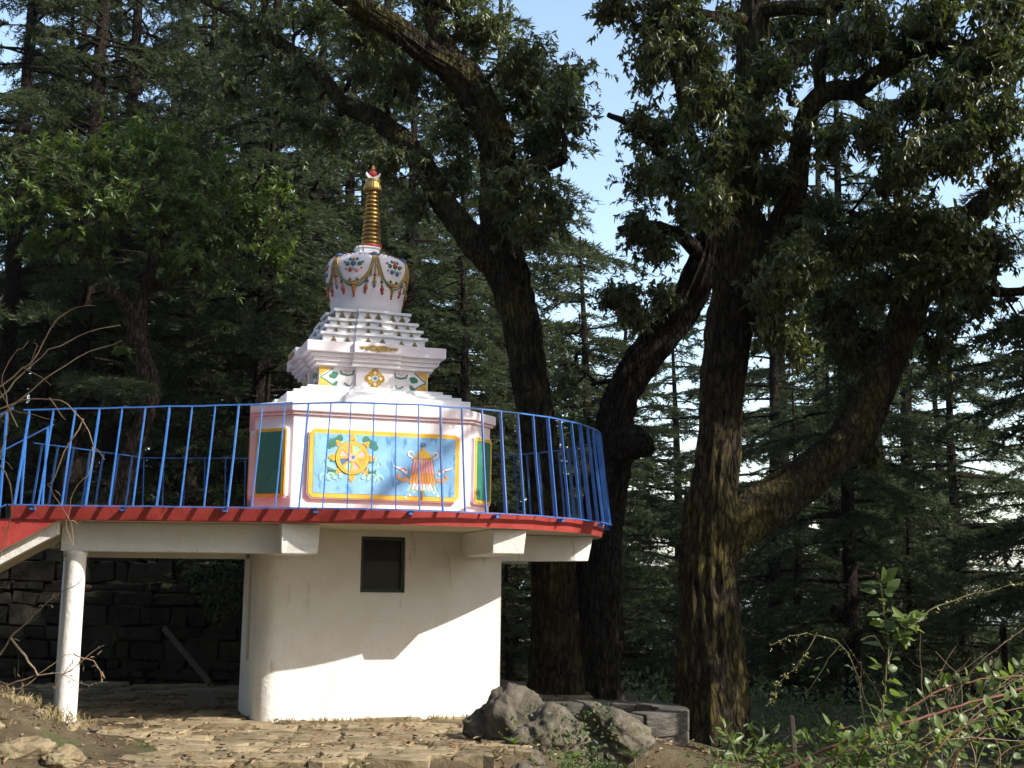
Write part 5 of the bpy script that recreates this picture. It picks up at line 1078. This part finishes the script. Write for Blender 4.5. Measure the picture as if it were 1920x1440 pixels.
def shrub(name, label, cat, group, canes, seed, leaf=None, buds=None, cane_mat=CANE, thorn=0, extra=None):
    """canes: [(pixel polyline, r0, r1)]; leaf: (n, L, W, mat); buds: (cane indices, n)"""
    rg = np.random.default_rng(seed); C = [(canes_from_px(c, rg), a, b) for c, a, b in canes]; O = C[0][0][0]; root = empty(name, O); tag(root, label, cat, group)
    T = list(C)
    if thorn:
        for p, a, b in C:
            for i in rg.integers(0, len(p), int(len(p)*thorn)):
                d = rnd_dirs(rg, 1)[0]; T.append((np.array([p[i], p[i]+d*rg.uniform(.012, .035)]), .0022, .0005))
            for i in rg.integers(0, len(p), int(len(p)*thorn*.12)):
                d = rnd_dirs(rg, 1)[0]; d[2] = abs(d[2])*.5; T.append((bez(p[i], p[i]+d*rg.uniform(.05, .14), .01, 5), .003, .001))
    thin_tubes('canes', T, cane_mat, root, O, seg=6)
    P_, D_ = [], []
    if leaf:
        n, L, W, lm, where = leaf
        for ci in where:
            p = C[ci][0]; k = rg.integers(1, len(p)-1, n); t = p[np.minimum(k+1, len(p)-1)]-p[k-1]; t /= np.linalg.norm(t, axis=1, keepdims=True)+1e-9
            r = rnd_dirs(rg, n); r -= t*(r*t).sum(1, keepdims=True)*.6; P_.append(p[k]+r*rg.uniform(.01, .06, (n, 1))); D_.append(r+t*.3+np.array([0, -.15, .1]))
        P_, D_ = np.concatenate(P_), np.concatenate(D_); m = len(P_)
        v, f = oval_leaves(P_, D_, np.tile(np.array([.25, -.5, .8]), (m, 1))+rnd_dirs(rg, m)*.55, rg.uniform(*L, m), rg.uniform(*W, m)); mesh_np('leaves', v, f, lm, root, O)
    if buds:
        where, n = buds; P_, D_ = [], []
        for ci in where:
            p = C[ci][0]; k = rg.integers(int(len(p)*.25), len(p), n); P_.append(p[k]+rg.normal(0, .010, (n, 3))); D_.append(rnd_dirs(rg, n)+np.array([0, 0, -.4]))
        P_, D_ = np.concatenate(P_), np.concatenate(D_); m = len(P_); v, f = leaf_arrays(P_, D_, rnd_dirs(rg, m), rg.uniform(.010, .026, m), rg.uniform(.006, .013, m)); mesh_np('buds', v, f, BUDLEAF, root, O)
    return root
def J(lst, Y): return [(a, b, Y) for a, b in lst]
GB = 'brambles at the lower right'
shrub('bramble', 'upright leafy bramble shoot, the tallest one at the lower right', 'bramble', GB, [(J([(1668, 1500), (1664, 1400), (1656, 1300), (1666, 1210), (1655, 1130), (1648, 1075)], 6.6), .006, .003), (J([(1660, 1250), (1690, 1190), (1760, 1135), (1850, 1108), (1930, 1090)], 6.6), .005, .002), (J([(1666, 1210), (1700, 1170), (1698, 1150)], 6.6), .003, .001)], 1, (52, (.04, .095), (.03, .06), BRALEAF, (0, 2)), ((1, 0), 60), STEM)
shrub('bramble', 'arching cane strung with pale buds, drooping left towards the mossy oak', 'bramble', GB, [(J([(1625, 1480), (1620, 1360), (1608, 1270), (1580, 1212), (1530, 1192), (1480, 1192), (1446, 1212)], 7.2), .005, .002), (J([(1575, 1210), (1545, 1250), (1520, 1290), (1490, 1300)], 7.2), .003, .001), (J([(1530, 1192), (1500, 1240), (1460, 1280), (1444, 1320)], 7.3), .003, .001), (J([(1615, 1200), (1640, 1190), (1655, 1222)], 7.2), .003, .001)], 2, (7, (.03, .06), (.014, .024), BRALEAF, (0, 1)), ((0, 2), 75), STEM)
shrub('bramble', 'leafy bramble mound under the thick reddish canes', 'bramble', GB, [(J([(1440, 1460), (1560, 1400), (1720, 1350), (1880, 1300), (2000, 1270)], 6.2), .010, .006), (J([(1560, 1440), (1640, 1370), (1750, 1300), (1840, 1275), (1960, 1262)], 6.3), .007, .004), (J([(1700, 1480), (1760, 1400), (1830, 1350), (1950, 1320)], 6.0), .006, .003), (J([(1600, 1460), (1620, 1400), (1650, 1360), (1700, 1340)], 6.1), .005, .003), (J([(1780, 1470), (1800, 1410), (1850, 1370), (1940, 1350)], 6.0), .005, .003), (J([(1500, 1470), (1560, 1420), (1640, 1400), (1740, 1390)], 6.0), .004, .002), (J([(1850, 1480), (1870, 1420), (1900, 1400), (1960, 1390)], 5.9), .004, .002)], 3, (64, (.03, .075), (.022, .05), BRALEAF, (1, 2, 3, 5)), ((1, 5), 30), REDCANE, thorn=.25)
shrub('bramble', 'bramble with bare pale canes leaning in from the right edge', 'bramble', GB, [(J([(1720, 1480), (1760, 1370), (1800, 1290), (1850, 1230), (1930, 1170)], 7.0), .005, .003), (J([(1700, 1450), (1780, 1380), (1860, 1320), (1950, 1290)], 7.1), .005, .003), (J([(1690, 1400), (1715, 1345), (1735, 1310)], 7.0), .003, .001), (J([(1765, 1480), (1810, 1350), (1880, 1280), (1960, 1240)], 7.0), .005, .003)], 4, (44, (.035, .08), (.024, .05), BRALEAF, (1, 3)), ((0,), 20), CANE, thorn=.2)
shrub('bramble', 'low leafy bramble at the bottom edge left of the tall shoot', 'bramble', GB, [(J([(1500, 1490), (1500, 1420), (1540, 1375), (1600, 1360)], 6.8), .004, .002), (J([(1470, 1490), (1450, 1440), (1420, 1430)], 6.8), .004, .002), (J([(1560, 1490), (1570, 1420), (1580, 1370)], 6.8), .004, .002), (J([(1330, 1470), (1420, 1425), (1520, 1395), (1600, 1390)], 6.8), .005, .003)], 5, (52, (.03, .07), (.02, .045), BRALEAF, (0, 1, 2, 3)), None, REDCANE, thorn=.15)
shrub('bramble', 'leafy bramble mass filling the lower right corner', 'bramble', GB, [(J([(1800+60*i-200, 1500), (1790+60*i-200, 1440), (1830+60*i-200, 1385-12*(i % 3)), (1890+60*i-200, 1360-25*(i % 2))], 6.9+.25*(i % 3)), .004, .002) for i in range(7)], 6, (40, (.03, .075), (.022, .05), BRALEAF, tuple(range(7))), None, STEM)
shrub('weed', 'slender weed with drooping leaves at the foot of the mossy oak', 'weed', None, [(J([(1392, 1450), (1378, 1410), (1366, 1380), (1356, 1352)], 9.0), .004, .0015), (J([(1390, 1440), (1360, 1425), (1330, 1420)], 9.0), .003, .001)], 7, (16, (.06, .12), (.016, .026), BRALEAF, (0, 1)), None, STEM)
rg5 = random.Random(12)
shrub('dry_stalks', 'thin pale dry stalks standing among the brambles at the lower right', 'stalks', None, [(J([(x0, 1490), (x0+rg5.uniform(-20, 30), 1410), (x0+rg5.uniform(-40, 90), 1330-rg5.uniform(0, 60)), (x0+rg5.uniform(-60, 150), 1270-rg5.uniform(0, 90))], rg5.uniform(6, 7.6)), .003, .001) for x0 in [rg5.uniform(1600, 1920) for _ in range(11)]] + [(J([(rg5.uniform(1500, 1700), 1460), (rg5.uniform(1700, 1800), 1390), (1960, rg5.uniform(1180, 1400))], rg5.uniform(6, 7.5)), .0035, .002) for _ in range(4)], 19, (2, (.03, .06), (.012, .02), DRYLEAF, tuple(range(11))), None, CANE, thorn=.1)
GL = 'dry canes at the left edge'
YL_ = 6.0
shrub('dry_cane_bush', 'dry bramble canes arching over the railing from the left edge', 'bramble', GL,
  [(J([(-60, 770), (0, 723), (40, 693), (60, 680), (97, 617), (117, 587), (150, 576), (182, 572)], YL_), .005, .0015), (J([(-60, 790), (0, 747), (60, 682), (147, 630), (227, 607)], YL_), .005, .0015), (J([(-60, 830), (0, 780), (43, 743), (100, 700), (167, 660), (230, 636)], YL_), .005, .0015),
   (J([(-40, 800), (0, 770), (40, 750), (93, 747), (127, 760), (157, 787), (173, 830), (180, 845), (197, 863)], YL_), .005, .0015), (J([(156, 787), (140, 820), (122, 849), (98, 900), (95, 917), (112, 945), (128, 967), (135, 1000), (140, 1024)], YL_), .004, .0012), (J([(174, 835), (172, 870), (165, 891), (146, 909), (133, 938), (128, 967), (124, 990), (138, 1024)], YL_), .0035, .0012),
   (J([(-20, 850), (0, 870), (22, 907), (24, 956), (14, 1000), (-2, 1050)], YL_), .004, .002), (J([(-30, 880), (0, 862), (25, 880)], YL_), .003, .001), (J([(93, 747), (110, 775), (122, 787)], YL_), .003, .001), (J([(20, 770), (60, 778), (106, 786)], YL_), .0025, .001), (J([(40, 690), (70, 705), (95, 722)], YL_), .0025, .001), (J([(30, 800), (10, 740), (5, 700), (30, 660), (55, 640)], YL_+.1), .003, .001), (J([(-20, 700), (15, 770), (0, 860)], YL_+.1), .004, .002), (J([(55, 688), (70, 650), (60, 640)], YL_), .002, .001)],
  8, (1, (.03, .05), (.02, .03), DRYLEAF, (1, 4, 5)), None, CANE, thorn=.05)
YT = 8.0
shrub('dry_cane_bush', 'thorny dry branch in front of the white column at the left edge', 'bramble', GL,
  [(J([(-60, 1300), (0, 1228), (21, 1196), (67, 1150), (104, 1118), (137, 1101), (157, 1082)], YT), .008, .002), (J([(21, 1196), (45, 1230), (73, 1266)], YT), .010, .006), (J([(-50, 1300), (0, 1290), (73, 1262), (122, 1228), (140, 1226)], YT), .006, .002), (J([(110, 1268), (137, 1257), (170, 1225), (195, 1209)], YT), .004, .0015), (J([(140, 1228), (165, 1236), (183, 1247), (191, 1278)], YT), .005, .002), (J([(73, 1266), (110, 1262), (140, 1275), (165, 1284), (203, 1280)], YT), .004, .0015), (J([(-50, 1330), (0, 1300), (40, 1290), (70, 1270)], YT), .006, .003), (J([(100, 1290), (130, 1250), (137, 1240)], YT), .004, .002)],
  9, (9, (.02, .05), (.006, .012), DRYLEAF, (0, 2, 4, 5, 6)), None, CANE, thorn=.9)
# small plants by the paving edge
def rosette(name, c, n, L, W, label, mat, up=.7, seed=0):
    rg = np.random.default_rng(seed); a = rg.uniform(0, 2*np.pi, n); d = np.stack([np.cos(a), np.sin(a), np.full(n, up)*rg.uniform(.4, 1.3, n)], -1)
    v, f = oval_leaves(np.tile(np.array([[0, 0, .02]]), (n, 1))+rg.normal(0, .008, (n, 3)), d, np.tile(np.array([0, 0, 1.0]), (n, 1))+d*-.4, rg.uniform(*L, n), rg.uniform(*W, n)); root = empty(name, c); mesh_np('leaves', v, f, mat, root)
    s_ = MB(); s_.tube([(0, 0, -.08), (0, 0, .0), (0, 0, .03)], [.008, .006, .004], 6); s_.build('stem', STEM, root); tag(root, label, 'plant')
c = P(966, 1398, 11.9); rosette('small_plant', c, 14, (.10, .16), (.020, .030), 'star shaped plant with narrow leaves at the paving edge', BRALEAF, .8, 1)
c = P(1075, 1425, 11.0); rosette('small_plant', c, 7, (.12, .18), (.05, .07), 'broad leaved plant below the boulders', BRALEAF, .5, 2)
c = P(1190, 1425, 11.3); rosette('small_plant', c, 12, (.10, .17), (.024, .034), 'plant with long leaves in the ground cover below the slanting boulder', IVYLEAF, .7, 3)

# thin valley air: far slopes and the valley floor fade to pale blue-white
hz = MB(); hz.box((-14000, -14000, -160), (14000, 14000, 70))
hm_ = bpy.data.materials.new('valley_haze'); hm_.use_nodes = True; hn = hm_.node_tree.nodes; hn.clear()
ho = hn.new('ShaderNodeOutputMaterial'); hv = hn.new('ShaderNodeVolumePrincipled'); hv.inputs['Color'].default_value = (.9, .94, 1, 1); hv.inputs['Density'].default_value = .0002; hv.inputs['Anisotropy'].default_value = 0.0
hm_.node_tree.links.new(hv.outputs[0], ho.inputs['Volume'])
tag(hz.build('haze', hm_), kind='stuff')
